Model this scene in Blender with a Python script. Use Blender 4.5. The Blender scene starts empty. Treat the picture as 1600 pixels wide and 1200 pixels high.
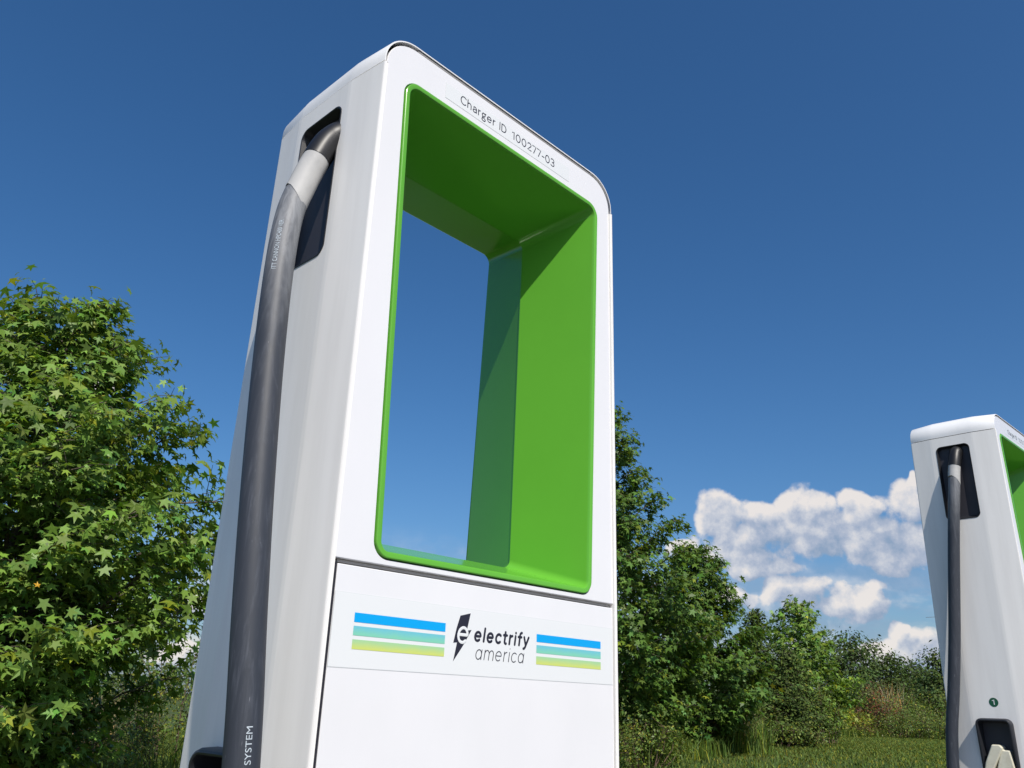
import bpy, bmesh, math, random
import numpy as np
from mathutils import Vector, Matrix

random.seed(7)
RNG = np.random.default_rng(11)
R = math.radians
C = bpy.context.scene.collection
S = bpy.context.scene

# ------------------------------------------------------------------ camera
cam_d = bpy.data.cameras.new("camera")
cam = bpy.data.objects.new("camera", cam_d)
C.objects.link(cam)
S.camera = cam
CAM = Vector((-0.9582, -0.9587, 1.3065))
yaw, pitch, roll = R(45.6572), R(21.0374), R(1.9553)
fw = Vector((math.sin(yaw) * math.cos(pitch), math.cos(yaw) * math.cos(pitch), math.sin(pitch)))
rt = Vector((math.cos(yaw), -math.sin(yaw), 0))
up = rt.cross(fw)
r2 = rt * math.cos(roll) + up * math.sin(roll)
u2 = -rt * math.sin(roll) + up * math.cos(roll)
cam.matrix_world = Matrix(((r2.x, u2.x, -fw.x, CAM.x), (r2.y, u2.y, -fw.y, CAM.y), (r2.z, u2.z, -fw.z, CAM.z), (0, 0, 0, 1)))
cam_d.sensor_width = 36.0
cam_d.lens = 1301.15 / 1600 * 36.0
cam_d.clip_start = 0.05
cam_d.clip_end = 3000

# ------------------------------------------------------------------ sun, exposure
SUN = Vector((-0.43, -1.0, 1.17)).normalized()
sun_el = math.asin(SUN.z)
sun_az = math.atan2(SUN.x, SUN.y)
sd = bpy.data.lights.new("sun", 'SUN')
sd.energy = 4.6
sd.angle = R(0.5)
sd.color = (1.0, 0.945, 0.865)
sun = bpy.data.objects.new("sun", sd)
C.objects.link(sun)
sun.rotation_euler = SUN.to_track_quat('Z', 'Y').to_euler()
S.view_settings.view_transform = 'Standard'
S.view_settings.look = 'None'
S.view_settings.exposure = 0.0
S.view_settings.gamma = 1.0
S.view_settings.use_curve_mapping = False

# ------------------------------------------------------------------ node helpers
class NT:
    def __init__(s, tree):
        s.t = tree
    def n(s, kind, **kw):
        nd = s.t.nodes.new(kind)
        for k, v in kw.items():
            setattr(nd, k, v)
        return nd
    def l(s, a, b):
        s.t.links.new(a, b)
    def put(s, sock, v):
        if isinstance(v, (bpy.types.NodeSocket,)):
            s.l(v, sock)
        else:
            sock.default_value = v
    def m(s, op, a, b=None, c=None, clamp=False):
        nd = s.n('ShaderNodeMath', operation=op, use_clamp=clamp)
        for i, v in enumerate((a, b, c)):
            if v is not None:
                s.put(nd.inputs[i], v)
        return nd.outputs[0]
    def vm(s, op, a, b=None, c=None):
        nd = s.n('ShaderNodeVectorMath', operation=op)
        for i, v in enumerate((a, b, c)):
            if v is not None:
                s.put(nd.inputs[i], v)
        return nd
    def noise(s, vec, scale, detail=4, rough=0.5, dist=0.0):
        nd = s.n('ShaderNodeTexNoise')
        if vec is not None:
            s.l(vec, nd.inputs['Vector'])
        nd.inputs['Scale'].default_value = scale
        nd.inputs['Detail'].default_value = detail
        nd.inputs['Roughness'].default_value = rough
        nd.inputs['Distortion'].default_value = dist
        return nd.outputs[0]
    def smooth(s, v, a, b, lo=0.0, hi=1.0):
        nd = s.n('ShaderNodeMapRange', interpolation_type='SMOOTHSTEP')
        s.l(v, nd.inputs[0])
        nd.inputs[1].default_value = a
        nd.inputs[2].default_value = b
        nd.inputs[3].default_value = lo
        nd.inputs[4].default_value = hi
        return nd.outputs[0]
    def mix(s, f, a, b):
        nd = s.n('ShaderNodeMix', data_type='RGBA')
        s.put(nd.inputs[0], f)
        s.put(nd.inputs[6], a)
        s.put(nd.inputs[7], b)
        return nd.outputs[2]
    def ramp(s, fac, stops):
        nd = s.n('ShaderNodeValToRGB')
        s.l(fac, nd.inputs[0])
        cr = nd.color_ramp
        while len(cr.elements) < len(stops):
            cr.elements.new(0.5)
        for e, (p, c) in zip(cr.elements, stops):
            e.position = p
            e.color = (*c, 1)
        return nd.outputs[0]

# ------------------------------------------------------------------ world: sky with cumulus
W = bpy.data.worlds.new("World")
S.world = W
W.use_nodes = True
W.node_tree.nodes.clear()

# cumulus banks: azimuth, elevation, half width, half height (degrees)
BANKS = [(60.36,12.17,2.1,1.5),(62.42,11.9,1.6,1.1),(65.6,12.4,2.0,1.45),(68.9,12.3,1.6,1.2),(71.9,12.4,1.8,1.6),
 (62.4,10.6,3.4,1.15),(66.66,10.4,4.1,1.2),(70.6,10.1,3.2,1.4),(57.6,10.1,1.3,0.6),
 (62.4,8.9,3.1,0.95),(64.9,7.3,2.3,1.15),(68.5,6.5,2.1,1.5),
 (69.3,7.8,1.1,0.5),(68.0,7.0,0.85,0.5),(61.3,7.0,1.5,0.8),(70.4,4.8,0.8,0.7),(70.8,3.4,4.0,1.3),
 (27.2,5.0,2.6,0.9),(14.6,17.6,2.3,0.75),(17.8,17.75,1.7,0.42),(72.4,14.1,0.5,0.45),(26.2,2.2,3.2,0.8),
 (77.2,11.6,3.2,1.9),(78.3,7.6,2.6,1.3)]

g = bpy.data.node_groups.new("cumulus_density", 'ShaderNodeTree')
g.interface.new_socket("Vector", in_out='INPUT', socket_type='NodeSocketVector')
g.interface.new_socket("Density", in_out='OUTPUT', socket_type='NodeSocketFloat')
G = NT(g)
gi = G.n('NodeGroupInput'); go = G.n('NodeGroupOutput')
nv = G.vm('NORMALIZE', gi.outputs[0]).outputs[0]
sx = G.n('ShaderNodeSeparateXYZ'); G.l(nv, sx.inputs[0])
az = G.m('MULTIPLY', G.m('ARCTAN2', sx.outputs[0], sx.outputs[1]), 57.29578)
el = G.m('MULTIPLY', G.m('ARCSINE', sx.outputs[2]), 57.29578)
cb = G.n('ShaderNodeCombineXYZ'); G.l(az, cb.inputs[0]); G.l(el, cb.inputs[1])
# warp the coordinates a little so that the banks lose their ellipse outline
wn = G.n('ShaderNodeTexNoise'); G.l(nv, wn.inputs['Vector']); wn.inputs['Scale'].default_value = 22; wn.inputs['Detail'].default_value = 3
wo = G.vm('MULTIPLY_ADD', wn.outputs['Color'], (3.6, 2.0, 0), (-1.8, -1.0, 0)).outputs[0]
p = G.vm('ADD', cb.outputs[0], wo).outputs[0]
q = None
for (a, e, ra, re) in BANKS + [(66.0, 10.9, 6.9, 1.45), (61.9, 9.6, 3.0, 1.2), (66.5, 6.6, 4.6, 0.75), (70.5, 9.3, 3.2, 1.3)]:
    s_ = G.vm('MULTIPLY_ADD', p, (1 / ra, 1 / re, 0), (-a / ra, -e / re, 0)).outputs[0]
    d_ = G.vm('DOT_PRODUCT', s_, s_).outputs['Value']
    q = d_ if q is None else G.m('SMOOTH_MIN', q, d_, 0.35)
bank = G.m('SUBTRACT', 1.0, G.m('MINIMUM', q, 4.0))
# scattered low cumulus for the rest of the sky all round, same kind
gen = G.noise(nv, 5.5, 4, 0.55)
low = G.m('MULTIPLY', G.smooth(el, 1.0, 5.0), G.smooth(el, 19.0, 9.0))
out_l = G.smooth(az, 12.0, 4.0); out_r = G.smooth(az, 80.0, 88.0)
outside = G.m('MAXIMUM', out_l, out_r)
g2 = G.m('MULTIPLY_ADD', gen, 7.0, -4.0)
g3 = G.m('SUBTRACT', G.m('MULTIPLY', G.m('MULTIPLY', low, outside), G.m('ADD', g2, 3.0)), 3.0)
bank = G.m('MAXIMUM', bank, g3)
f1 = G.noise(nv, 30, 7, 0.60)
vo = G.n('ShaderNodeTexVoronoi', feature='F1'); G.l(nv, vo.inputs['Vector']); vo.inputs['Scale'].default_value = 34
tex = G.m('ADD', G.m('MULTIPLY_ADD', f1, 3.0, -1.5), G.m('MULTIPLY_ADD', vo.outputs['Distance'], -1.5, 0.55))
G.l(G.m('MULTIPLY_ADD', tex, 0.62, G.m('MULTIPLY', bank, 1.2)), go.inputs[0])

w = NT(W.node_tree)
tc = w.n('ShaderNodeTexCoord')
sky = w.n('ShaderNodeTexSky', sky_type='NISHITA')
sky.sun_disc = False
sky.sun_elevation = sun_el
sky.sun_rotation = sun_az % (2 * math.pi)
sky.altitude = 0
sky.air_density = 1.0
sky.dust_density = 1.5
sky.ozone_density = 6.0
gmn = w.n('ShaderNodeGamma'); w.l(sky.outputs[0], gmn.inputs[0]); gmn.inputs[1].default_value = 1.0
hsn = w.n('ShaderNodeHueSaturation'); hsn.inputs['Saturation'].default_value = 1.2; w.l(gmn.outputs[0], hsn.inputs['Color'])
bg = w.n('ShaderNodeBackground'); w.l(hsn.outputs[0], bg.inputs[0]); bg.inputs[1].default_value = 0.115
def dens(v):
    nd = w.n('ShaderNodeGroup'); nd.node_tree = g
    w.l(v, nd.inputs[0]); return nd.outputs[0]
nv = w.vm('NORMALIZE', tc.outputs['Generated']).outputs[0]
D0 = dens(nv)
D1 = dens(w.vm('ADD', nv, (-0.006, 0.006, 0.011)).outputs[0])
alpha = w.smooth(w.m('ADD', D0, w.m('MINIMUM', w.m('MULTIPLY', w.m('SUBTRACT', D0, D1), 0.35), 0.15)), -0.25, 0.42)
veil_n = w.noise(w.vm('MULTIPLY', nv, (1.0, 1.0, 2.8)).outputs[0], 8, 5, 0.6)
sepv = w.n('ShaderNodeSeparateXYZ'); w.l(nv, sepv.inputs[0])
veil = w.m('MULTIPLY', w.m('MULTIPLY', w.smooth(veil_n, 0.36, 0.60), w.smooth(sepv.outputs[2], 0.20, 0.11)), 0.62)
alpha = w.m('MAXIMUM', alpha, veil)
body = w.smooth(D0, 0.0, 1.3)
shade = w.m('MULTIPLY_ADD', w.m('SUBTRACT', D0, D1), 0.52, 0.36, clamp=True)
fine = w.noise(nv, 30, 7, 0.62)
shade = w.m('ADD', shade, w.m('MULTIPLY_ADD', fine, 1.2, -0.58), clamp=True)
ccol = w.ramp(shade, [(0.0, (0.30, 0.40, 0.56)), (0.30, (0.46, 0.52, 0.65)), (0.58, (0.68, 0.70, 0.76)), (0.9, (0.93, 0.87, 0.83))])
bgc = w.n('ShaderNodeBackground'); w.l(ccol, bgc.inputs[0]); bgc.inputs[1].default_value = 0.93
sep = w.n('ShaderNodeSeparateXYZ'); w.l(nv, sep.inputs[0])
above = w.smooth(sep.outputs[2], 0.0, 0.03)
alpha = w.m('MULTIPLY', w.m('MULTIPLY', alpha, above), 0.93)
mx = w.n('ShaderNodeMixShader'); w.l(alpha, mx.inputs[0]); w.l(bg.outputs[0], mx.inputs[1]); w.l(bgc.outputs[0], mx.inputs[2])
wo = w.n('ShaderNodeOutputWorld'); w.l(mx.outputs[0], wo.inputs[0])

# ------------------------------------------------------------------ material helpers
def mat(name, col, rough=0.5, spec=0.5, coat=0.0, bump=None, var=None, metal=0.0):
    m = bpy.data.materials.new(name)
    m.use_nodes = True
    t = NT(m.node_tree)
    b = m.node_tree.nodes['Principled BSDF']
    b.inputs['Base Color'].default_value = (*col, 1)
    b.inputs['Roughness'].default_value = rough
    b.inputs['Specular IOR Level'].default_value = spec
    b.inputs['Coat Weight'].default_value = coat
    b.inputs['Coat Roughness'].default_value = 0.06
    b.inputs['Metallic'].default_value = metal
    tc = t.n('ShaderNodeTexCoord')
    if var:
        sc, c2, stretch = var
        mp = t.n('ShaderNodeMapping'); t.l(tc.outputs['Object'], mp.inputs[0]); mp.inputs['Scale'].default_value = stretch
        nz = t.noise(mp.outputs[0], sc, 6, 0.6)
        f = t.smooth(nz, 0.35, 0.7)
        t.l(t.mix(f, (*col, 1), (*c2, 1)), b.inputs['Base Color'])
        t.l(t.m('MULTIPLY_ADD', nz, 0.16, rough - 0.08), b.inputs['Roughness'])
    if name == 'white_front_panel':
        sm = t.noise(tc.outputs['Object'], 5.5, 7, 0.7, 0.8)
        t.l(t.smooth(sm, 0.42, 0.72, 0.09, 0.27), b.inputs['Roughness'])
    if bump:
        sc, st, dist = bump
        bn = t.n('ShaderNodeBump'); bn.inputs['Strength'].default_value = st; bn.inputs['Distance'].default_value = dist
        t.l(t.noise(tc.outputs['Object'], sc, 4, 0.5), bn.inputs['Height'])
        t.l(bn.outputs[0], b.inputs['Normal'])
    return m

M = {}
M['side'] = mat('white_side_paint', (0.90, 0.878, 0.835), 0.36, 0.5, var=(3.0, (0.835, 0.812, 0.77), (9, 9, 0.7)), bump=(7, 0.03, 0.004))
M['cap'] = mat('white_cap_paint', (0.86, 0.855, 0.84), 0.34, 0.5, var=(5.0, (0.80, 0.795, 0.78), (2, 2, 2)), bump=(7, 0.03, 0.004))
M['front'] = mat('white_front_panel', (0.80, 0.79, 0.79), 0.14, 0.5, var=(4.0, (0.775, 0.768, 0.768), (1.5, 1.5, 0.7)))
M['green'] = mat('green_gloss_paint', (0.128, 0.42, 0.040), 0.18, 0.38, var=(5.0, (0.122, 0.405, 0.038), (1, 1, 1)), bump=(9, 0.02, 0.006))
M['core'] = mat('dark_gap_core', (0.035, 0.033, 0.04), 0.5)
M['slot_strip'] = mat('grey_slot_strip', (0.34, 0.32, 0.30), 0.45, 0.4)
M['gap_strip'] = mat('black_gap_strip', (0.02, 0.018, 0.024), 0.5)
M['black'] = mat('black_plastic', (0.018, 0.019, 0.023), 0.42, 0.5, bump=(420, 0.08, 0.001))
M['bracket'] = mat('dark_grey_plastic', (0.045, 0.048, 0.056), 0.45, 0.5, bump=(420, 0.08, 0.001))
M['rubber'] = mat('black_gland_rubber', (0.012, 0.012, 0.013), 0.42, 0.4, bump=(60, 0.1, 0.002))
M['film'] = mat('sticker_film', (0.765, 0.775, 0.765), 0.17, 0.5)
M['film_edge'] = mat('sticker_edge', (0.60, 0.62, 0.61), 0.3, 0.4)
M['ink'] = mat('dark_ink', (0.022, 0.021, 0.034), 0.35, 0.4)
M['inkw'] = mat('white_ink', (0.50, 0.56, 0.60), 0.5, 0.3)
M['blue'] = mat('blue_print', (0.0, 0.36, 0.78), 0.3, 0.4)
M['badge'] = mat('dark_green_print', (0.015, 0.10, 0.05), 0.35, 0.4)
M['cream'] = mat('cream_plastic', (0.78, 0.74, 0.58), 0.4, 0.5, var=(18.0, (0.62, 0.57, 0.42), (1, 1, 1)))
M['concrete'] = mat('concrete', (0.20, 0.195, 0.18), 0.85, 0.3, var=(2.0, (0.16, 0.155, 0.145), (1, 1, 1)), bump=(40, 0.4, 0.01))
M['asphalt'] = mat('asphalt', (0.055, 0.055, 0.056), 0.85, 0.3, var=(8.0, (0.08, 0.08, 0.078), (1, 1, 1)), bump=(90, 0.5, 0.01))
M['paint'] = mat('road_paint', (0.75, 0.75, 0.72), 0.7, 0.3, var=(25.0, (0.5, 0.5, 0.48), (1, 1, 1)))
M['bark'] = mat('bark', (0.16, 0.13, 0.105), 0.85, 0.2, var=(9.0, (0.07, 0.055, 0.045), (4, 4, 1)), bump=(35, 0.6, 0.02))
M['twig'] = mat('twig_bark', (0.13, 0.085, 0.06), 0.8, 0.2)

def grad_mat(name, z0, z1, c0, c1, c1b):
    m = bpy.data.materials.new(name); m.use_nodes = True; t = NT(m.node_tree)
    b = m.node_tree.nodes['Principled BSDF']; b.inputs['Roughness'].default_value = 0.3; b.inputs['Specular IOR Level'].default_value = 0.4
    tc = t.n('ShaderNodeTexCoord'); sp = t.n('ShaderNodeSeparateXYZ'); t.l(tc.outputs['Object'], sp.inputs[0])
    nz = t.noise(tc.outputs['Object'], 38, 2, 0.5)
    zz = t.m('ADD', sp.outputs[2], t.m('MULTIPLY_ADD', nz, 0.006, -0.003))
    f = t.smooth(zz, z0, z1)
    t.l(t.mix(f, (*c0, 1), (*c1, 1)), b.inputs['Base Color'])
    return m
M['teal'] = grad_mat('teal_gradient_print', 1.386, 1.3995, (0.22, 0.60, 0.42), (0.16, 0.52, 0.60), None)
M['lime'] = grad_mat('lime_gradient_print', 1.368, 1.382, (0.60, 0.66, 0.15), (0.36, 0.62, 0.32), None)

def cable_mat(name, z_lo, z_hi, worn):
    m = bpy.data.materials.new(name); m.use_nodes = True; t = NT(m.node_tree)
    b = m.node_tree.nodes['Principled BSDF']
    tc = t.n('ShaderNodeTexCoord'); sp = t.n('ShaderNodeSeparateXYZ'); t.l(tc.outputs['Object'], sp.inputs[0])
    mp = t.n('ShaderNodeMapping'); t.l(tc.outputs['Object'], mp.inputs[0]); mp.inputs['Scale'].default_value = (14, 14, 1.3)
    streak = t.noise(mp.outputs[0], 9, 8, 0.65, 0.6)
    big = t.noise(tc.outputs['Object'], 12, 5, 0.6, 1.0)
    base = t.mix(t.smooth(streak, 0.48, 0.78), (0.034, 0.039, 0.050, 1), (0.070, 0.078, 0.096, 1))
    mp2 = t.n('ShaderNodeMapping'); t.l(tc.outputs['Object'], mp2.inputs[0]); mp2.inputs['Scale'].default_value = (120, 120, 14)
    speck = t.smooth(t.noise(mp2.outputs[0], 3.0, 2, 0.5), 0.72, 0.80)
    base = t.mix(t.m('MULTIPLY', speck, 0.5), base, (0.30, 0.31, 0.34, 1))
    # grey scuffing where the jacket has been rubbed below the sleeve
    zf = t.m('ADD', sp.outputs[2], t.m('MULTIPLY_ADD', big, 0.16, -0.08))
    wf = t.m('MULTIPLY', t.m('MULTIPLY', t.smooth(zf, z_lo, z_hi), worn), t.smooth(streak, 0.30, 0.62, 0.45, 1.0))
    base = t.mix(wf, base, (0.26, 0.268, 0.28, 1))
    t.l(base, b.inputs['Base Color'])
    t.l(t.m('MULTIPLY_ADD', streak, 0.2, 0.45), b.inputs['Roughness'])
    b.inputs['Specular IOR Level'].default_value = 0.45
    bn = t.n('ShaderNodeBump'); bn.inputs['Strength'].default_value = 0.08; bn.inputs['Distance'].default_value = 0.002
    t.l(streak, bn.inputs['Height']); t.l(bn.outputs[0], b.inputs['Normal'])
    return m
M['sleeve'] = mat('pale_grey_sleeve', (0.46, 0.455, 0.44), 0.6, 0.3, var=(25.0, (0.36, 0.36, 0.355), (1, 1, 0.6)))

def leaf_mat(name, col, trans=0.28, rough=0.42):
    m = bpy.data.materials.new(name); m.use_nodes = True; t = NT(m.node_tree)
    nt = m.node_tree; b = nt.nodes['Principled BSDF']; out = nt.nodes['Material Output']
    at = t.n('ShaderNodeAttribute', attribute_name='tint')
    mul = t.vm('MULTIPLY', at.outputs['Vector'], col).outputs[0]
    t.l(mul, b.inputs['Base Color'])
    b.inputs['Roughness'].default_value = rough; b.inputs['Specular IOR Level'].default_value = 0.22
    tr = t.n('ShaderNodeBsdfTranslucent')
    t.l(t.vm('MULTIPLY', mul, (1.5, 1.35, 0.6)).outputs[0], tr.inputs[0])
    mx = t.n('ShaderNodeMixShader'); mx.inputs[0].default_value = trans
    t.l(b.outputs[0], mx.inputs[1]); t.l(tr.outputs[0], mx.inputs[2]); t.l(mx.outputs[0], out.inputs[0])
    return m
M['gum'] = leaf_mat('sweetgum_leaves', (0.150, 0.250, 0.045))
M['gumfar'] = leaf_mat('sweetgum_leaves_deep', (0.100, 0.178, 0.034))
M['oak'] = leaf_mat('dark_leaves', (0.066, 0.106, 0.026), 0.18, 0.7)
M['cedar'] = leaf_mat('cedar_sprays', (0.070, 0.108, 0.022), 0.12, 0.75)
M['shrub'] = leaf_mat('shrub_leaves', (0.125, 0.180, 0.036), 0.25)
M['yellowshrub'] = leaf_mat('yellow_green_leaves', (0.21, 0.26, 0.035), 0.3)
M['rust'] = leaf_mat('russet_leaves', (0.13, 0.055, 0.028), 0.2)
M['straw'] = leaf_mat('straw', (0.38, 0.30, 0.17), 0.25, 0.6)
M['blade'] = leaf_mat('grass_blades', (0.120, 0.190, 0.036), 0.3, 0.5)
M['lawn'] = leaf_mat('lawn_blades', (0.118, 0.172, 0.036), 0.3, 0.7)
M['yleaf'] = leaf_mat('turned_leaf', (0.75, 0.42, 0.04), 0.35, 0.45)

# ------------------------------------------------------------------ object helpers
def mesh(name, verts, faces, m=None, parent=None, smooth=False, kind=None, sharp=None, bevel=0.0):
    me = bpy.data.meshes.new(name)
    me.from_pydata([tuple(v) for v in verts], [], faces)
    me.validate()
    if smooth:
        me.polygons.foreach_set('use_smooth', [True] * len(me.polygons))
        if sharp:
            me.set_sharp_from_angle(angle=R(sharp))
    return link(name, me, m, parent, kind, bevel)

def link(name, me, m=None, parent=None, kind=None, bevel=0.0):
    o = bpy.data.objects.new(name, me)
    C.objects.link(o)
    if m:
        for mm in (m if isinstance(m, (list, tuple)) else [m]):
            me.materials.append(mm)
    if parent:
        o.parent = parent
    if kind:
        o['kind'] = kind
    if bevel:
        md = o.modifiers.new('bevel', 'BEVEL'); md.width = bevel; md.segments = 2; md.limit_method = 'ANGLE'; md.angle_limit = R(40)
    return o

def recalc(o):
    bm = bmesh.new(); bm.from_mesh(o.data); bmesh.ops.recalc_face_normals(bm, faces=bm.faces); bm.to_mesh(o.data); bm.free()

def thing(name, label, cat, loc=(0, 0, 0), rz=0, group=None):
    o = bpy.data.objects.new(name, None); C.objects.link(o)
    o.empty_display_size = 0.2
    o.location = loc; o.rotation_euler = (0, 0, rz)
    o['label'] = label; o['category'] = cat
    if group:
        o['group'] = group
    return o

def box_vf(x0, x1, y0, y1, z0, z1, base=0):
    v = [(x0, y0, z0), (x1, y0, z0), (x1, y1, z0), (x0, y1, z0), (x0, y0, z1), (x1, y0, z1), (x1, y1, z1), (x0, y1, z1)]
    f = [(0, 3, 2, 1), (4, 5, 6, 7), (0, 1, 5, 4), (1, 2, 6, 5), (2, 3, 7, 6), (3, 0, 4, 7)]
    return v, [tuple(i + base for i in q) for q in f]

def boxes(name, L, m, parent=None, bevel=0.0, kind=None):
    V = []; F = []
    for b in L:
        v, f = box_vf(*b, base=len(V)); V += v; F += f
    return mesh(name, V, F, m, parent, bevel=bevel, kind=kind)

def rrect(wb, zb, wt, zt, rb, rtop, K=8, inset=0.0):
    """rounded trapezoid loop, counter-clockwise seen from the front (x right, z up), from bottom left."""
    wb -= inset; wt -= inset; zb += inset; zt -= inset
    rb = max(rb - inset, 0.0005); rtop = max(rtop - inset, 0.0005)
    pts = []
    for (cx, cz, r, a0) in ((-wb + rb, zb + rb, rb, 180), (wb - rb, zb + rb, rb, 270), (wt - rtop, zt - rtop, rtop, 0), (-wt + rtop, zt - rtop, rtop, 90)):
        for k in range(K + 1):
            a = R(a0 + 90 * k / K)
            pts.append((cx + r * math.cos(a), cz + r * math.sin(a)))
    return pts

def loft(loops, close=True, flip=False):
    V = []; F = []
    n = len(loops[0])
    for lp in loops:
        V += lp
    for i in range(len(loops) - 1):
        for k in range(n if close else n - 1):
            a = i * n + k; b = i * n + (k + 1) % n
            q = (a, b, b + n, a + n)
            F.append(q[::-1] if flip else q)
    return V, F

def tube_vf(path, rad, seg=16, base=0, cap=True):
    """path: list of Vector, rad: float or list"""
    P = [Vector(p) for p in path]
    n = len(P)
    rad = rad if isinstance(rad, (list, tuple)) else [rad] * n
    T = [(P[min(i + 1, n - 1)] - P[max(i - 1, 0)]).normalized() for i in range(n)]
    ref = Vector((0, 1, 0)) if abs(T[0].y) < 0.9 else Vector((1, 0, 0))
    V = []; F = []
    N = (ref - T[0] * ref.dot(T[0])).normalized()
    for i in range(n):
        N = (N - T[i] * N.dot(T[i])).normalized()
        B = T[i].cross(N)
        for k in range(seg):
            a = 2 * math.pi * k / seg
            V.append(P[i] + (N * math.cos(a) + B * math.sin(a)) * rad[i])
    for i in range(n - 1):
        for k in range(seg):
            a = base + i * seg + k; b = base + i * seg + (k + 1) % seg
            F.append((a, b, b + seg, a + seg))
    if cap:
        F.append(tuple(base + k for k in range(seg))[::-1])
        F.append(tuple(base + (n - 1) * seg + k for k in range(seg)))
    return V, F

def catmull(pts, n=10):
    P = [Vector(p) for p in pts]
    P = [P[0] * 2 - P[1]] + P + [P[-1] * 2 - P[-2]]
    out = []
    for i in range(1, len(P) - 2):
        for k in range(n):
            t = k / n
            a, b, c, d = P[i - 1], P[i], P[i + 1], P[i + 2]
            out.append(0.5 * ((2 * b) + (c - a) * t + (2 * a - 5 * b + 4 * c - d) * t * t + (3 * b - a - 3 * c + d) * t ** 3))
    out.append(P[-2])
    return out

def text_mesh(body, weight=0.0, shear=0.0, spacing=1.0):
    cu = bpy.data.curves.new('txt', 'FONT'); cu.body = body; cu.size = 1.0; cu.offset = weight; cu.shear = shear
    cu.space_character = spacing; cu.resolution_u = 6
    o = bpy.data.objects.new('txt', cu); C.objects.link(o)
    dg = bpy.context.evaluated_depsgraph_get()
    me = bpy.data.meshes.new_from_object(o.evaluated_get(dg))
    bpy.data.objects.remove(o); bpy.data.curves.remove(cu)
    return me

def fit_text(name, body, x0, x1, z0, z1, depth, m, parent, ref='height', weight=0.0, shear=0.0, spacing=1.0, zbase=None):
    """flat lettering on the plane y = depth. x0..x1 bounding width; z0 baseline; z1 top of the tallest glyph."""
    me = text_mesh(body, weight, shear, spacing)
    co = np.empty(len(me.vertices) * 3); me.vertices.foreach_get('co', co); co = co.reshape(-1, 3)
    mnx, mxx = co[:, 0].min(), co[:, 0].max(); top = co[:, 1].max()
    new = np.empty_like(co)
    new[:, 0] = x0 + (co[:, 0] - mnx) / (mxx - mnx) * (x1 - x0)
    new[:, 1] = depth
    new[:, 2] = z0 + co[:, 1] / top * (z1 - z0)
    me.vertices.foreach_set('co', new.ravel())
    me.name = name
    me.update()
    return link(name, me, m, parent)

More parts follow.
